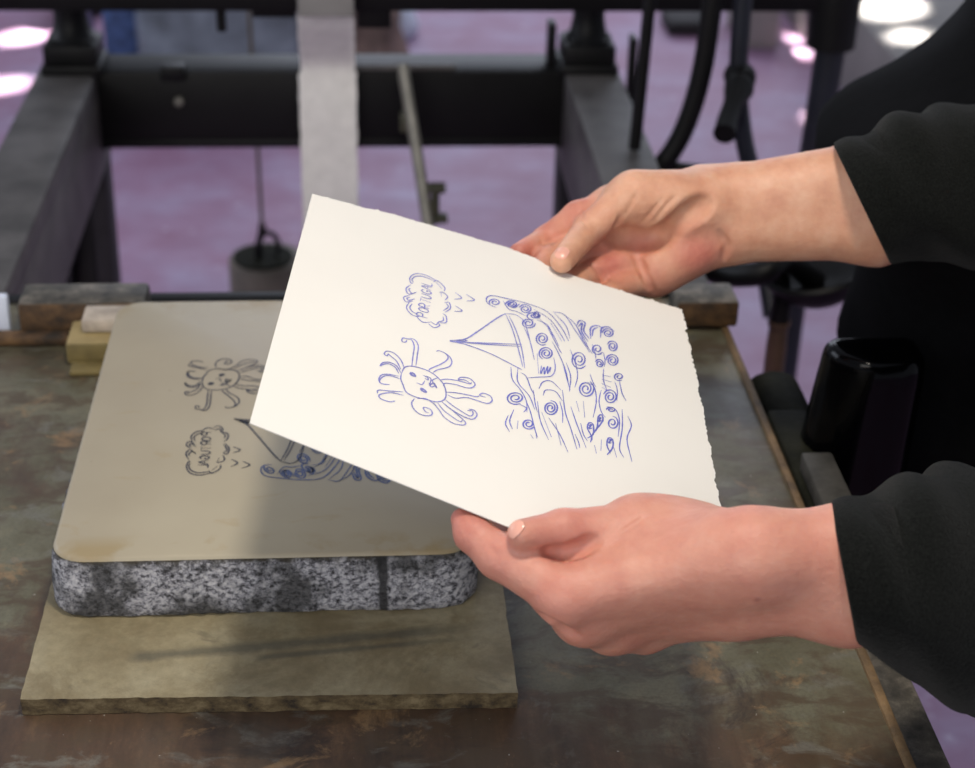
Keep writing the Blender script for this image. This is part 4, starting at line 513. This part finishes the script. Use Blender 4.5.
# slab under the stone
def slab():
    x0,x1,y0,y1=-.1972,.0835,.7690,1.20; bm=bmesh.new(); n=60
    pts=[]
    def jit(): return rng.normal(0,.00025)
    for i in range(n): pts.append((x0+(x1-x0)*i/n,y0+jit()-.006*i/n))
    for i in range(n): pts.append((x1+jit()-.004*i/n,y0-.006+(y1-y0+.006)*i/n))
    for i in range(n): pts.append((x1-.004-(x1-x0-.004)*i/n,y1+jit()))
    for i in range(n): pts.append((x0+jit(),y1-(y1-y0)*i/n))
    top=[bm.verts.new((a,b,.8118)) for a,b in pts]; bot=[bm.verts.new((a,b+.0005,.8005)) for a,b in pts]
    bm.faces.new(top); bm.faces.new(list(reversed(bot))); N=len(pts)
    for i in range(N): bm.faces.new((top[i],bot[i],bot[(i+1)%N],top[(i+1)%N])).material_index=1
    return from_bm('stone_slab',bm,['slate_slab','slab_edge'],None,False)
tag(slab(),'thin grey-brown slab with dark smears lying under the printing stone','slab')
# lithographic stone: rounded block
def rrect(x0,x1,y0,y1,r,n=9):
    o=[]
    for cx,cy,a0 in ((x1-r,y1-r,0),(x0+r,y1-r,90),(x0+r,y0+r,180),(x1-r,y0+r,270)):
        for i in range(n):
            a=R_(a0+90*i/(n-1)); o.append((cx+r*math.cos(a),cy+r*math.sin(a)))
    return o
def dens(p,k=5):
    o=[]
    for i in range(len(p)):
        a=p[i];b=p[(i+1)%len(p)];L=math.hypot(b[0]-a[0],b[1]-a[1]);m=max(1,int(L/.004))
        for j in range(m): o.append((a[0]+(b[0]-a[0])*j/m,a[1]+(b[1]-a[1])*j/m))
    return o
litho=empty('lithography_stone',(-.06,1.02,.812),'thick cream limestone printing block with speckled sides, drawn in ink, on the slab','printing stone')
def stone():
    base=dens(rrect(-.1900,.0640,.8470,1.1960,.021)); c=np.array([-.063,1.0215]); rings=[]
    prof=[(.8122,.0012),(.8130,.0026),(.818,.0034),(.826,.0032),(.838,.0024),(.847,.0010),(.8505,0.0),(.8522,-.0010),(.8530,-.0026)]
    P=np.array(base); n=len(P)
    T=np.roll(P,-1,0)-np.roll(P,1,0);T/=np.linalg.norm(T,axis=1)[:,None];Nn=np.c_[T[:,1],-T[:,0]]
    jit=np.convolve(rng.normal(0,1,n+8),np.ones(9)/9,'valid')*.0012
    for i,(z,o) in enumerate(prof):
        a=jit*(1 if z<.848 else .15)+ (rng.normal(0,.0005,n) if z<.848 else 0)
        q=P+Nn*(o+a)[:,None] if not np.isscalar(o+a) else P+Nn*(o+a)
        rings.append([(x,y,z) for x,y in q])
    v,f=loft_geo(rings,True); return v,f,n
v,f,n=stone(); so=from_py('stone_body',v,f,['rough_stone_side'],None); so.data.materials.append(MAT['litho_limestone'])
for p in so.data.polygons:
    if all(v[i][2]>.8504 for i in p.vertices): p.material_index=1
so.data.set_sharp_from_angle(angle=R_(60)); adopt(so,litho)
# ------------------------------------------------------------------ drawings
PO=np.array(PAPER_O);PXa=np.array(PAPER_X);PQa=np.array(PAPER_Q);PN=np.array(PAPER_N)
def sheet_lift(p,q):
    """gentle sag of the hand-held sheet off its mean plane"""
    return .0012*math.sin(9*p+6*q)+.0010*math.cos(14*q-3*p)
def on_sheet(p,q,h=0): return PO+PXa*p+PQa*q+PN*(sheet_lift(p,q)+h)
def ribbon(strokes,place,w0,name,mats,gm,parent,lift):
    v=[];f=[];mi=[]
    for gidx,w,pts in strokes:
        pts=[(a*1e-5,b*1e-5) for a,b in pts]
        path=catmull([(a,b,0) for a,b in pts],5) if len(pts)>2 else [np.array((a,b,0)) for a,b in pts]
        n=len(path)
        for i,p in enumerate(path):
            t=path[min(i+1,n-1)]-path[max(i-1,0)]; L=np.linalg.norm(t); t=t/L if L>1e-9 else np.array([1.,0,0])
            nn=np.array([-t[1],t[0]])
            taper=min(1,.45+.55*min(i,n-1-i)/3)
            ww=w0*w*.5*taper*(1+.18*math.sin(i*1.7+len(v)))
            for s in (-1,1): v.append(place(p[0]+nn[0]*ww*s,p[1]+nn[1]*ww*s,lift))
        k=len(v)-2*n
        for i in range(n-1): f.append((k+2*i,k+2*i+1,k+2*i+3,k+2*i+2)); mi.append(gm[gidx])
    o=from_py(name,v,f,mats,parent,False)
    for p,m in zip(o.data.polygons,mi): p.material_index=m
    return o
dr=ribbon(STROKES,lambda p,q,h:(STONE0[0]+p,STONE0[1]+q,.8530+h),.00105,'ink_drawing',['ink_stone','ink_stone_blue'],{0:0,1:0,2:1},None,.00025)
adopt(dr,litho); dr['label']='mirror-image sun, ship and cloud drawing in dark blue ink'
# ------------------------------------------------------------------ the print
printo=empty('art_print',tuple(on_sheet(.04,.01)),'white deckle-edged paper print of a sun and ship, held in both hands','print')
def sheet():
    A=(-.0851,-.1385);B=(-.0874,.1355);D=(.1677,-.1584);Cc=(.1670,.1720)
    NU,NV=150,170
    TU=[(x-A[0])/(D[0]-A[0]) for x in TOPP]; TQ=TOPQ
    top=np.convolve(rng.normal(0,1,NU+1+6),np.ones(7)/7,'same')[3:-3]*.0010+rng.normal(0,.00022,NU+1)
    rgt=np.convolve(rng.normal(0,1,NV+1+6),np.ones(5)/5,'same')[3:-3]*.0009+rng.normal(0,.00025,NV+1)
    top[:14]*=.3
    for i_ in range(6,NU,1):
        if rng.random()<.16: top[i_]-=abs(rng.normal(0,.0011))
    rgt+=np.where(rng.random(NV+1)<.3,rng.normal(0,.0005,NV+1),0)
    v=[];f=[]
    for side in (0,-.00045):
        for j in range(NV+1):
            for i in range(NU+1):
                u=i/NU;w=j/NV
                a=[A[k]*(1-u)+D[k]*u for k in (0,1)];b=[B[k]*(1-u)+Cc[k]*u for k in (0,1)]
                p=a[0]*(1-w)+b[0]*w;q=a[1]*(1-w)+b[1]*w
                if w<.3: q+=(np.interp(u,TU,TQ)-(A[1]*(1-u)+D[1]*u))*(1-w/.3)**2
                q+=top[i]*max(0,1-w*12); p+=rgt[j]*max(0,1-(1-u)*12)
                if w>.93 and u>.5: pass
                v.append(on_sheet(p,q,side))
    n=(NU+1)*(NV+1);W=NU+1
    for j in range(NV):
        for i in range(NU):
            a=j*W+i; f.append((a,a+W,a+W+1,a+1)); f.append((n+a,n+a+1,n+a+W+1,n+a+W))
    ed=[i for i in range(NU)]
    for i in range(NU): f.append((i,i+1,n+i+1,n+i)); a=NV*W+i; f.append((a,n+a,n+a+1,a+1))
    for j in range(NV): a=j*W; f.append((a,n+a,n+a+W,a+W)); a=j*W+NU; f.append((a,a+W,n+a+W,n+a))
    o=from_py('paper_sheet',v,f,'rag_paper'); o.data.set_sharp_from_angle(angle=R_(60)); return o
adopt(sheet(),printo)
dr2=ribbon(STROKES,lambda p,q,h:tuple(on_sheet(p,q,h)),.00080,'ink_drawing',['ink_print','ink_print_deep'],{0:0,1:0,2:1},None,.00022)
adopt(dr2,printo); dr2['label']='blue line drawing of a sun, a sailing ship on waves and a cloud'
# ------------------------------------------------------------------ signed-distance surfaces for the body
def surface_net(prims,lo,hi,h,extra=None):
    lo=np.array(lo);hi=np.array(hi);n=np.ceil((hi-lo)/h).astype(int)+1
    F=np.empty(n,np.float32); yz=np.stack(np.meshgrid(lo[1]+h*np.arange(n[1]),lo[2]+h*np.arange(n[2]),indexing='ij'),-1).reshape(-1,2)
    step=max(1,int(400000/len(yz)))
    for i in range(0,n[0],step):
        xs=lo[0]+h*np.arange(i,min(i+step,n[0]))
        Pt=np.concatenate([np.repeat(xs,len(yz))[:,None],np.tile(yz,(len(xs),1))],1)
        d=s_eval(Pt,prims)
        if extra is not None: d=extra(Pt,d)
        F[i:i+len(xs)]=d.reshape(len(xs),n[1],n[2])
    S=F<0
    def sl(a,o): return a[tuple(slice(o[k],a.shape[k]-1+o[k]) for k in range(3))]
    offs=[(a,b,c) for a in (0,1) for b in (0,1) for c in (0,1)]
    cnt=sum(sl(S,o).astype(np.int8) for o in offs); act=(cnt>0)&(cnt<8)
    idx=-np.ones(act.shape,np.int64); ijk=np.argwhere(act); idx[act]=np.arange(len(ijk))
    acc=np.zeros((len(ijk),3));num=np.zeros(len(ijk))
    for o1 in offs:
        for ax in range(3):
            if o1[ax]: continue
            o2=list(o1);o2[ax]=1
            f1=F[tuple((ijk+o1).T)].astype(float);f2=F[tuple((ijk+o2).T)].astype(float)
            m=(f1<0)!=(f2<0); t=np.where(m,f1/np.where(m,f1-f2,1),0)
            pt=np.array(o1,float)+t[:,None]*(np.array(o2)-np.array(o1))
            acc[m]+=pt[m];num[m]+=1
    V=lo+h*(ijk+acc/num[:,None]); Q=[]
    for ax in range(3):
        a1,a2=[k for k in range(3) if k!=ax]
        s0=[slice(1,-1)]*3;s1=[slice(1,-1)]*3; s0[ax]=slice(0,-1);s1[ax]=slice(1,None)
        A_,B_=S[tuple(s0)],S[tuple(s1)]; E=np.argwhere(A_!=B_)
        if not len(E): continue
        inside=A_[tuple(E.T)]; base=E.copy(); base[:,a1]+=1;base[:,a2]+=1
        c=[]
        for d1,d2 in ((0,0),(-1,0),(-1,-1),(0,-1)):
            q=base.copy();q[:,a1]+=d1;q[:,a2]+=d2;c.append(idx[tuple(q.T)])
        q=np.stack(c,1); fl=inside if ax!=1 else ~inside
        q[~fl]=q[~fl][:,::-1]; Q.append(q)
    Q=np.concatenate(Q); Q=Q[(Q>=0).all(1)]
    return V,Q
def smooth_net(V,Q,it=2,lam=.5):
    e=np.concatenate([Q[:,[0,1]],Q[:,[1,2]],Q[:,[2,3]],Q[:,[3,0]]]); 
    for _ in range(it):
        acc=np.zeros_like(V);n=np.zeros(len(V))
        for a,b in ((0,1),(1,0)):
            for k in range(3): acc[:,k]+=np.bincount(e[:,a],V[e[:,b],k],len(V))
            n+=np.bincount(e[:,a],minlength=len(V))
        V=V+lam*(acc/n[:,None]-V)
    return V
def bounds(prims,m=.004):
    lo=np.full(3,9.);hi=np.full(3,-9.)
    for p in prims:
        if p[0]=='C': continue
        if p[0]=='E': a=np.array(p[2])-max(p[3]);b=np.array(p[2])+max(p[3])
        else: r=max(p[4:6]);a=np.minimum(p[2],p[3])-r;b=np.maximum(p[2],p[3])+r
        lo=np.minimum(lo,a);hi=np.maximum(hi,b)
    return lo-m,hi+m
BODY_V=[];BODY_F=[];BODY_C=[];nb=0
def add_body(V,Q,C):
    global nb
    BODY_V.append(V);BODY_F.append(Q+nb);BODY_C.append(C);nb+=len(V)
def glow(V,pts,s): 
    d=np.zeros(len(V))
    for p in pts: d=np.maximum(d,np.exp(-((V-np.array(p))**2).sum(1)/(2*s*s)))
    return d
for hand,side in ((LEFT_HAND,'L'),(RIGHT_HAND,'R')):
    lo,hi=bounds(hand); V,Q=surface_net(hand,lo,hi,.00105); V=smooth_net(V,Q,2)
    C=np.zeros((len(V),4));C[:,3]=1
    if side=='L': C[:,0]=np.clip(.12+.75*glow(V,RED_L,.014),0,1);C[:,1]=np.clip(1.6*glow(V,[MOLE],.0009),0,.85);C[:,2]=.62
    else: C[:,0]=np.clip(.08+.95*glow(V,RED_R,.013),0,1);C[:,2]=.04
    add_body(V,Q,C)
# the rest of the body under the clothes: forearms, upper arms, trunk, neck and head
aL,aR=ARM_L,ARM_R
elL,elR=np.array(SLV_L[3][:3]),np.array(SLV_R[3][:3]); shL,shR=np.array([.620,1.015,1.235]),np.array([.630,1.335,1.245])
OFF=np.array([.055,.305,-.04])
def sh(prims,z=1.0):
    o=[]
    for p in prims:
        d=OFF*np.array([1,1,z])+np.array([.065*(1-z),0,0])
        if p[0]=='E': o.append((p[0],p[1],tuple(np.array(p[2])+d),p[3],p[4]))
        else: o.append((p[0],p[1],tuple(np.array(p[2])+d),tuple(np.array(p[3])+d),p[4],p[5]))
    return o
def S(k,a,b,ra,rb): return ('S',k,tuple(a),tuple(b),ra,rb)
def Ee(k,c,r,M=((1,0,0),(0,1,0),(0,0,1))): return ('E',k,c,r,M)
fL=(np.array(aL['fr'])+np.array(aL['fu']))/2;fR=(np.array(aR['fr'])+np.array(aR['fu']))/2
trunk=[S(.02,fL*.35+np.array(SLV_L[2][:3])*.65,SLV_L[2][:3],.019,.024),S(.02,SLV_L[2][:3],elL,.026,.030),S(.02,elL,elL*.2+shL*.8,.030,.032),S(.02,fR*.35+np.array(SLV_R[2][:3])*.65,SLV_R[2][:3],.019,.024),S(.02,SLV_R[2][:3],elR,.026,.030),S(.02,elR,elR*.2+shR*.8,.030,.032)]+sh([
 Ee(.05,(.54,.865,1.03),(.09,.130,.13)),Ee(.06,(.55,.865,1.18),(.085,.14,.13)),Ee(.04,(.52,.865,.90),(.09,.13,.12)),
 S(.03,(.585,.76,1.29),(.585,.97,1.29),.035,.035),S(.03,(.575,.865,1.30),(.545,.865,1.43),.048,.043),
 ],1)+sh([S(.03,(.53,.80,.86),(.54,.79,.46),.070,.048),S(.02,(.54,.79,.46),(.55,.79,.07),.045,.030),S(.03,(.53,.93,.86),(.54,.94,.46),.070,.048),S(.02,(.54,.94,.46),(.55,.94,.07),.045,.030),
 S(.02,(.55,.79,.04),(.44,.785,.03),.030,.022),S(.02,(.55,.94,.04),(.44,.945,.03),.030,.022)],0)
V,Q=surface_net(trunk,*bounds(trunk,.02),.007);V=smooth_net(V,Q,1);C=np.zeros((len(V),4));C[:,3]=1;C[:,0]=.1;add_body(V,Q,C)
head=[Ee(.02,(.545,.865,1.535),(.095,.075,.100)),Ee(.03,(.500,.865,1.475),(.058,.055,.065)),S(.03,(.565,.865,1.38),(.55,.865,1.48),.048,.050),
 S(.012,(.452,.865,1.525),(.434,.865,1.492),.008,.013),Ee(.008,(.447,.865,1.458),(.014,.026,.009)),Ee(.006,(.545,.790,1.505),(.022,.010,.032)),Ee(.006,(.545,.940,1.505),(.022,.010,.032)),
 ('C',.012,(.440,.835,1.520),(.440,.832,1.520),.013,.013),('C',.012,(.440,.895,1.520),(.440,.898,1.520),.013,.013),S(.008,(.450,.835,1.521),(.450,.834,1.521),.012,.012),S(.008,(.450,.895,1.521),(.450,.896,1.521),.012,.012),
 ('C',.003,(.430,.848,1.456),(.430,.882,1.456),.002,.002)]
head=sh(head)
V,Q=surface_net(head,*bounds(head,.01),.0035);V=smooth_net(V,Q,2);C=np.zeros((len(V),4));C[:,3]=1;C[:,0]=.15;add_body(V,Q,C)
V=np.concatenate(BODY_V);Q=np.concatenate(BODY_F);C=np.concatenate(BODY_C)
person=empty('person',(.58,1.17,0),'person in a charcoal sweater with pushed-up sleeves holding up the paper print','person')
me=bpy.data.meshes.new('body');me.from_pydata(V.tolist(),[],Q.tolist());me.update()
ca=me.color_attributes.new('tone','FLOAT_COLOR','POINT');ca.data.foreach_set('color',C.astype(np.float32).ravel())
bo=bpy.data.objects.new('body',me);COL.objects.link(bo);finish(bo,'skin');adopt(bo,person)
for ey in (.835,.895):
    c_=np.array([.4565,ey,1.521])+OFF
    e_=lathe('eye',[(0,-.0115),(.006,-.0098),(.0102,-.005),(.0115,0),(.0102,.005),(.006,.0098),(0,.0115)],tuple(c_),'eye_white',None,16,Matrix.Rotation(R_(-90),4,'Y')); adopt(e_,person)
# nails
for tg,c,x,y,nn in NAILS:
    c,x,y,nn=map(np.array,(c,x,y,nn)); v=[];f=[]
    a,b=(.0062,.0048) if tg=='L' else (.0058,.0050)
    hand=LEFT_HAND if tg=='L' else RIGHT_HAND
    U_,W_=14,14; g2=[]
    for i in range(U_+1):
        for j in range(W_+1):
            u=-1+2*i/U_;w=-1+2*j/W_; uu=u*math.sqrt(1-w*w*.35);ww=w*math.sqrt(1-u*u*.35); g2.append(c+x*a*uu+y*b*ww)
    g2=np.array(g2)
    for it in range(12):   # settle the nail plate on the finger's surface
        d=s_eval(g2,hand,far=.02); e=1e-4
        gr=np.stack([(s_eval(g2+q,hand,far=.02)-s_eval(g2-q,hand,far=.02))/(2*e) for q in np.eye(3)*e],1)
        gr/=np.linalg.norm(gr,axis=1)[:,None]+1e-9
        g2=g2-gr*(d[:,None]-.0003)
    n=(U_+1)*(W_+1); v=np.concatenate([g2,g2-nn*.0012])
    for i in range(U_):
        for j in range(W_):
            k=i*(W_+1)+j; f.append((k,k+1,k+W_+2,k+W_+1)); f.append((n+k,n+k+W_+1,n+k+W_+2,n+k+1))
    for i in range(U_):
        for j in (0,W_): k=i*(W_+1)+j; f.append((k,k+W_+1,n+k+W_+1,n+k))
    for j in range(W_):
        for i in (0,U_): k=i*(W_+1)+j; f.append((k,k+1,n+k+1,n+k))
    adopt(from_py('fingernail',v,f,'nail'),person)
# ------------------------------------------------------------------ clothes
def sleeve(pts,ncut,rc,rx0=1.0,seg=64):
    """sleeve as a lofted tube with folds; pts are (x,y,z,radius) down the arm, the cuff is open and turned inwards"""
    path=catmull(pts,16); n=len(path); R4=[p[3] for p in path]; path=[p[:3] for p in path]; rings=[]
    nrm0=np.array(ncut); ref=None; L=0
    for i,p in enumerate(path):
        t=path[min(i+1,n-1)]-path[max(i-1,0)];t/=np.linalg.norm(t)
        if i: L+=np.linalg.norm(p-path[i-1])
        m=max(0,1-L/.16); m=m*m*(3-2*m)
        nrm=nrm0*m+t*(1-m); nrm/=np.linalg.norm(nrm)
        if ref is None: ref=np.array([0,0,1.])
        y=ref-nrm*(ref@nrm);y/=np.linalg.norm(y);x=np.cross(y,nrm);ref=y
        r=R4[i]; ring=[]
        for j in range(seg):
            a=2*math.pi*j/seg; s_=math.sin(a)
            fold=.0030*math.sin(L*170+1.2*math.cos(a)+.6)*max(0,s_)**1.0+.0022*math.sin(L*75+2.5*a)+.0016*math.sin(L*120-3*a)
            rr=r+fold*min(1,L/.025)
            ring.append(p+x*math.cos(a)*(rx0+(1-rx0)*min(1,L/.06))*rr+y*s_*rr)
        if i==0:
            c=np.mean(ring,0)
            rings.append([c+nrm*.028+(q-c)*(rc-.005)/rc for q in ring]); rings.append([c+nrm*.004+(q-c)*(rc-.0035)/rc for q in ring]); rings.append([c-nrm*.0008+(q-c)*(rc-.0018)/rc for q in ring])
        rings.append(ring)
    return loft_geo(rings,True)
def joinv(parts):
    v=[];f=[]
    for a,b in parts:
        k=len(v); v+=list(a); f+=[tuple(i+k for i in q) for q in b]
    return v,f
EXTRA_SLEEVE=1
def dens2(p): return [(p[i][0]+(p[(i+1)%len(p)][0]-p[i][0])*j/5,p[i][1]+(p[(i+1)%len(p)][1]-p[i][1])*j/5) for i in range(len(p)) for j in range(5)]
sl=sleeve(SLV_L+[tuple((elL+shL)/2)+(.064,),tuple(shL)+(.075,)],CUFFN_L,SLV_L[0][3])
sr=sleeve(SLV_R+[tuple((elR+shR)/2)+(.064,),tuple(shR)+(.075,)],CUFFN_R,SLV_R[0][3],.90)
def trunk_rings(data,seg=48,ex=2.4):
    rings=[]
    for z,x0,x1,y0,y1 in data:
        cx,cy,rx,ry=(x0+x1)/2,(y0+y1)/2,(x1-x0)/2,(y1-y0)/2; r=[]
        for j in range(seg):
            a=2*math.pi*j/seg;c,s=math.cos(a),math.sin(a)
            w=1+.012*math.sin(5*a+z*40)+.01*math.sin(9*a-z*60)
            r.append((cx+rx*w*math.copysign(abs(c)**(2/ex),c),cy+ry*w*math.copysign(abs(s)**(2/ex),s),z))
        rings.append(r)
    return rings
def dense(data,n=6):
    return [tuple(p) for p in catmull(data,n)]
tr=loft_geo(trunk_rings(dense([(.90,.395,.72,1.00,1.34),(.94,.362,.72,1.00,1.34),(.972,.347,.72,1.00,1.34),(.995,.362,.72,.995,1.34),(1.012,.395,.725,.99,1.345),(1.034,.428,.73,.985,1.35),(1.07,.458,.735,.98,1.355),(1.15,.485,.735,.975,1.36),(1.265,.52,.725,.975,1.36),(1.315,.55,.705,1.03,1.30),(1.335,.575,.68,1.10,1.23)])))
v,f=joinv([sl,sr,tr]); sw=from_py('sweater',v,f,'charcoal_knit'); adopt(sw,person); sw['label']='charcoal knit sweater'
ap=loft_geo(trunk_rings(dense([(.50,.565,.74,1.01,1.335),(.62,.455,.735,1.01,1.335),(.76,.392,.69,1.01,1.335),(.84,.388,.71,1.01,1.335),(.90,.388,.724,.998,1.342),(.94,.358,.724,.997,1.343),(.972,.343,.724,.996,1.344),(.995,.358,.724,.99,1.345),(1.012,.391,.729,.985,1.35),(1.034,.424,.734,.98,1.355),(1.07,.454,.739,.975,1.36),(1.14,.480,.739,.97,1.363)])))
tl=[]
for y in (1.09,1.25):
    tl.append(loft_geo(trunk_rings(dense([(.035,.60,.725,y-.055,y+.055),(.10,.61,.725,y-.055,y+.055),(.45,.60,.74,y-.068,y+.068),(.75,.56,.72,y-.085,y+.085),(.90,.515,.705,y-.085,y+.085)]),32)))
v,f=joinv(tl); adopt(from_py('trousers',v,f,'trousers_cloth'),person)
adopt(from_py('apron',*ap,'apron_cloth'),person)
for y in (1.09,1.25):
    ring=[]
    for x,w,h in ((.405,.018,.035),(.42,.036,.045),(.47,.046,.06),(.53,.042,.075),(.58,.040,.08),(.605,.025,.07)):
        ring.append([(x+.12,y+w*math.cos(a),.002+max(0,h*(.5+.5*math.sin(a)))) for a in np.linspace(0,2*math.pi,20,endpoint=False)])
    adopt(from_py('shoe',*loft_geo(ring),'shoe_leather'),person)
hairp=[Ee(.02,(.565,.865,1.555),(.100,.088,.098)),Ee(.03,(.60,.865,1.47),(.055,.085,.10)),('C',.02,(.42,.865,1.46),(.45,.865,1.515),.075,.062)]
hairp=sh(hairp)
V,Q=surface_net(hairp,*bounds(hairp,.02),.004);V=smooth_net(V,Q,2)
adopt(from_py('hair',V,[tuple(q) for q in Q.tolist()],'hair'),person)
# ------------------------------------------------------------------ clutter on the floor beyond the press
bale=from_py('wrapped_bale',*loft_geo([[(-.345+w*.5*a+.012*math.sin(9*a+7*b+60*z),4.3+.2*b,z) for a,b in dens2(rrect(-1,1,-1,1,.2,6))] for z,w in ((.001,.37),(.05,.40),(.12,.395),(.2,.41),(.28,.40),(.35,.36),(.37,.2))]),'galvanised'); tag(bale,'grey wrinkled plastic-wrapped bale on the floor beyond the crossbeam','bale')
cr=box('mesh_crate',(-.645,4.20,.001),(-.560,4.45,.40),'blue_mesh',None,.01); tag(cr,'blue mesh crate standing left of the grey bale','crate')
bag=from_py('cloth_bag',*loft_geo([[(-.715+.045*s*math.cos(a),4.25+.07*s*math.sin(a),z) for a in np.linspace(0,2*math.pi,24,endpoint=False)] for z,s in ((.001,.9),(.06,1.05),(.15,.9),(.22,.6),(.27,.75),(.30,.3))]),'pale_plastic'); tag(bag,'pale lilac bag on the floor left of the blue crate','bag')
bd=from_py('dark_bundle',*loft_geo([[(-.80+.08*s*math.cos(a),4.85+.10*s*math.sin(a),z) for a in np.linspace(0,2*math.pi,24,endpoint=False)] for z,s in ((.001,.8),(.05,1.0),(.12,.95),(.18,.5))]),'dark_bundle'); tag(bd,'dark rounded bundle on the floor beyond the left column','bundle')
sk=from_py('paper_sack',*loft_geo([[(.035+.085*s*math.cos(a)*(1+.12*math.sin(3*a)),4.25+.10*s*math.sin(a)*(1+.1*math.cos(5*a)),z) for a in np.linspace(0,2*math.pi,30,endpoint=False)] for z,s in ((.001,.95),(.04,1.05),(.09,.9),(.14,.7),(.19,.75),(.22,.3))]),'paper_sack'); tag(sk,'crumpled brown paper sack on the floor right of the strap','sack')
rg=from_py('white_rag',*loft_geo([[(.10+.05*s*math.cos(a)*(1+.15*math.sin(4*a)),4.62+.05*s*math.sin(a),z) for a in np.linspace(0,2*math.pi,24,endpoint=False)] for z,s in ((.001,1),(.03,1.1),(.07,.8),(.10,.3))]),'white_rag'); tag(rg,'small white rag heap beyond the brown paper sack','rag')
bx=box('carton',(1.045,4.50,.001),(1.145,4.75,.13),'pale_box',None,.006); tag(bx,'pale carton on the floor beside the low ledge','carton')
bx=box('dark_stool_base',(.86,4.62,.001),(.985,4.78,.04),'dark_bundle',None,.006); tag(bx,'low dark slab on the floor left of the pale carton','slab')
po=tube('post',[(1.235,3.18,0),(1.235,3.18,1.4)],.035,'blue_black_steel',None,20); tag(po,'dark blue upright post at the right beside the ledge','post')
# ------------------------------------------------------------------ light
def area(name,loc,target,size,power,col,sy=None):
    l=bpy.data.lights.new(name,'AREA'); l.energy=power; l.color=col; l.shape='RECTANGLE' if sy else 'DISK'; l.size=size
    if sy: l.size_y=sy
    o=bpy.data.objects.new(name,l); COL.objects.link(o); o.location=loc
    o.rotation_euler=(Vector(target)-Vector(loc)).to_track_quat('-Z','Y').to_euler(); return o
def spot(name,loc,target,angle,power,col,blend=.25,size=.03):
    l=bpy.data.lights.new(name,'SPOT'); l.energy=power;l.color=col;l.spot_size=R_(angle);l.spot_blend=blend;l.shadow_soft_size=size
    o=bpy.data.objects.new(name,l);COL.objects.link(o);o.location=loc
    o.rotation_euler=(Vector(target)-Vector(loc)).to_track_quat('-Z','Y').to_euler(); return o
area('ceiling_lamp',(.13,.66,2.05),(.06,.88,.85),.15,9.2,(1,.91,.78))
area('window_light',(.9,6.6,2.1),(.2,3.4,.2),3.6,66,(.80,.86,1.0),2.2)
area('side_window',(-2.8,2.6,1.9),(0,1.8,.5),1.6,26,(.80,.87,1.0),1.3)
area('front_fill',(-1.1,-1.3,1.9),(.0,1.1,.85),1.5,30,(1,.97,.92),1.2)  # fill light added behind the camera to brighten front-facing sides, no window modelled
for tg,an,pw in (((1.335,4.15,.22),2.9,900),((1.315,3.915,.22),1.6,800),((1.205,4.47,0),1.2,700),((1.215,4.60,0),.8,700),((-.925,4.62,0),2.0,900),((-.907,4.21,0),1.8,700)):
    spot('sunbeam',(tg[0]+(1.4 if tg[2]>0 or tg[0]<0 else -.9),tg[1]+1.9,2.6),tg,an,pw*9,(1,.95,.88))
w=bpy.data.worlds.new('world');scene.world=w;w.use_nodes=True
bgn=w.node_tree.nodes['Background'];bgn.inputs[0].default_value=(.80,.85,1.0,1);bgn.inputs[1].default_value=.38
vs=scene.view_settings;vs.view_transform='Standard';vs.look='None';vs.gamma=1;vs.use_curve_mapping=False;vs.exposure=0
scene.cycles.max_bounces=6
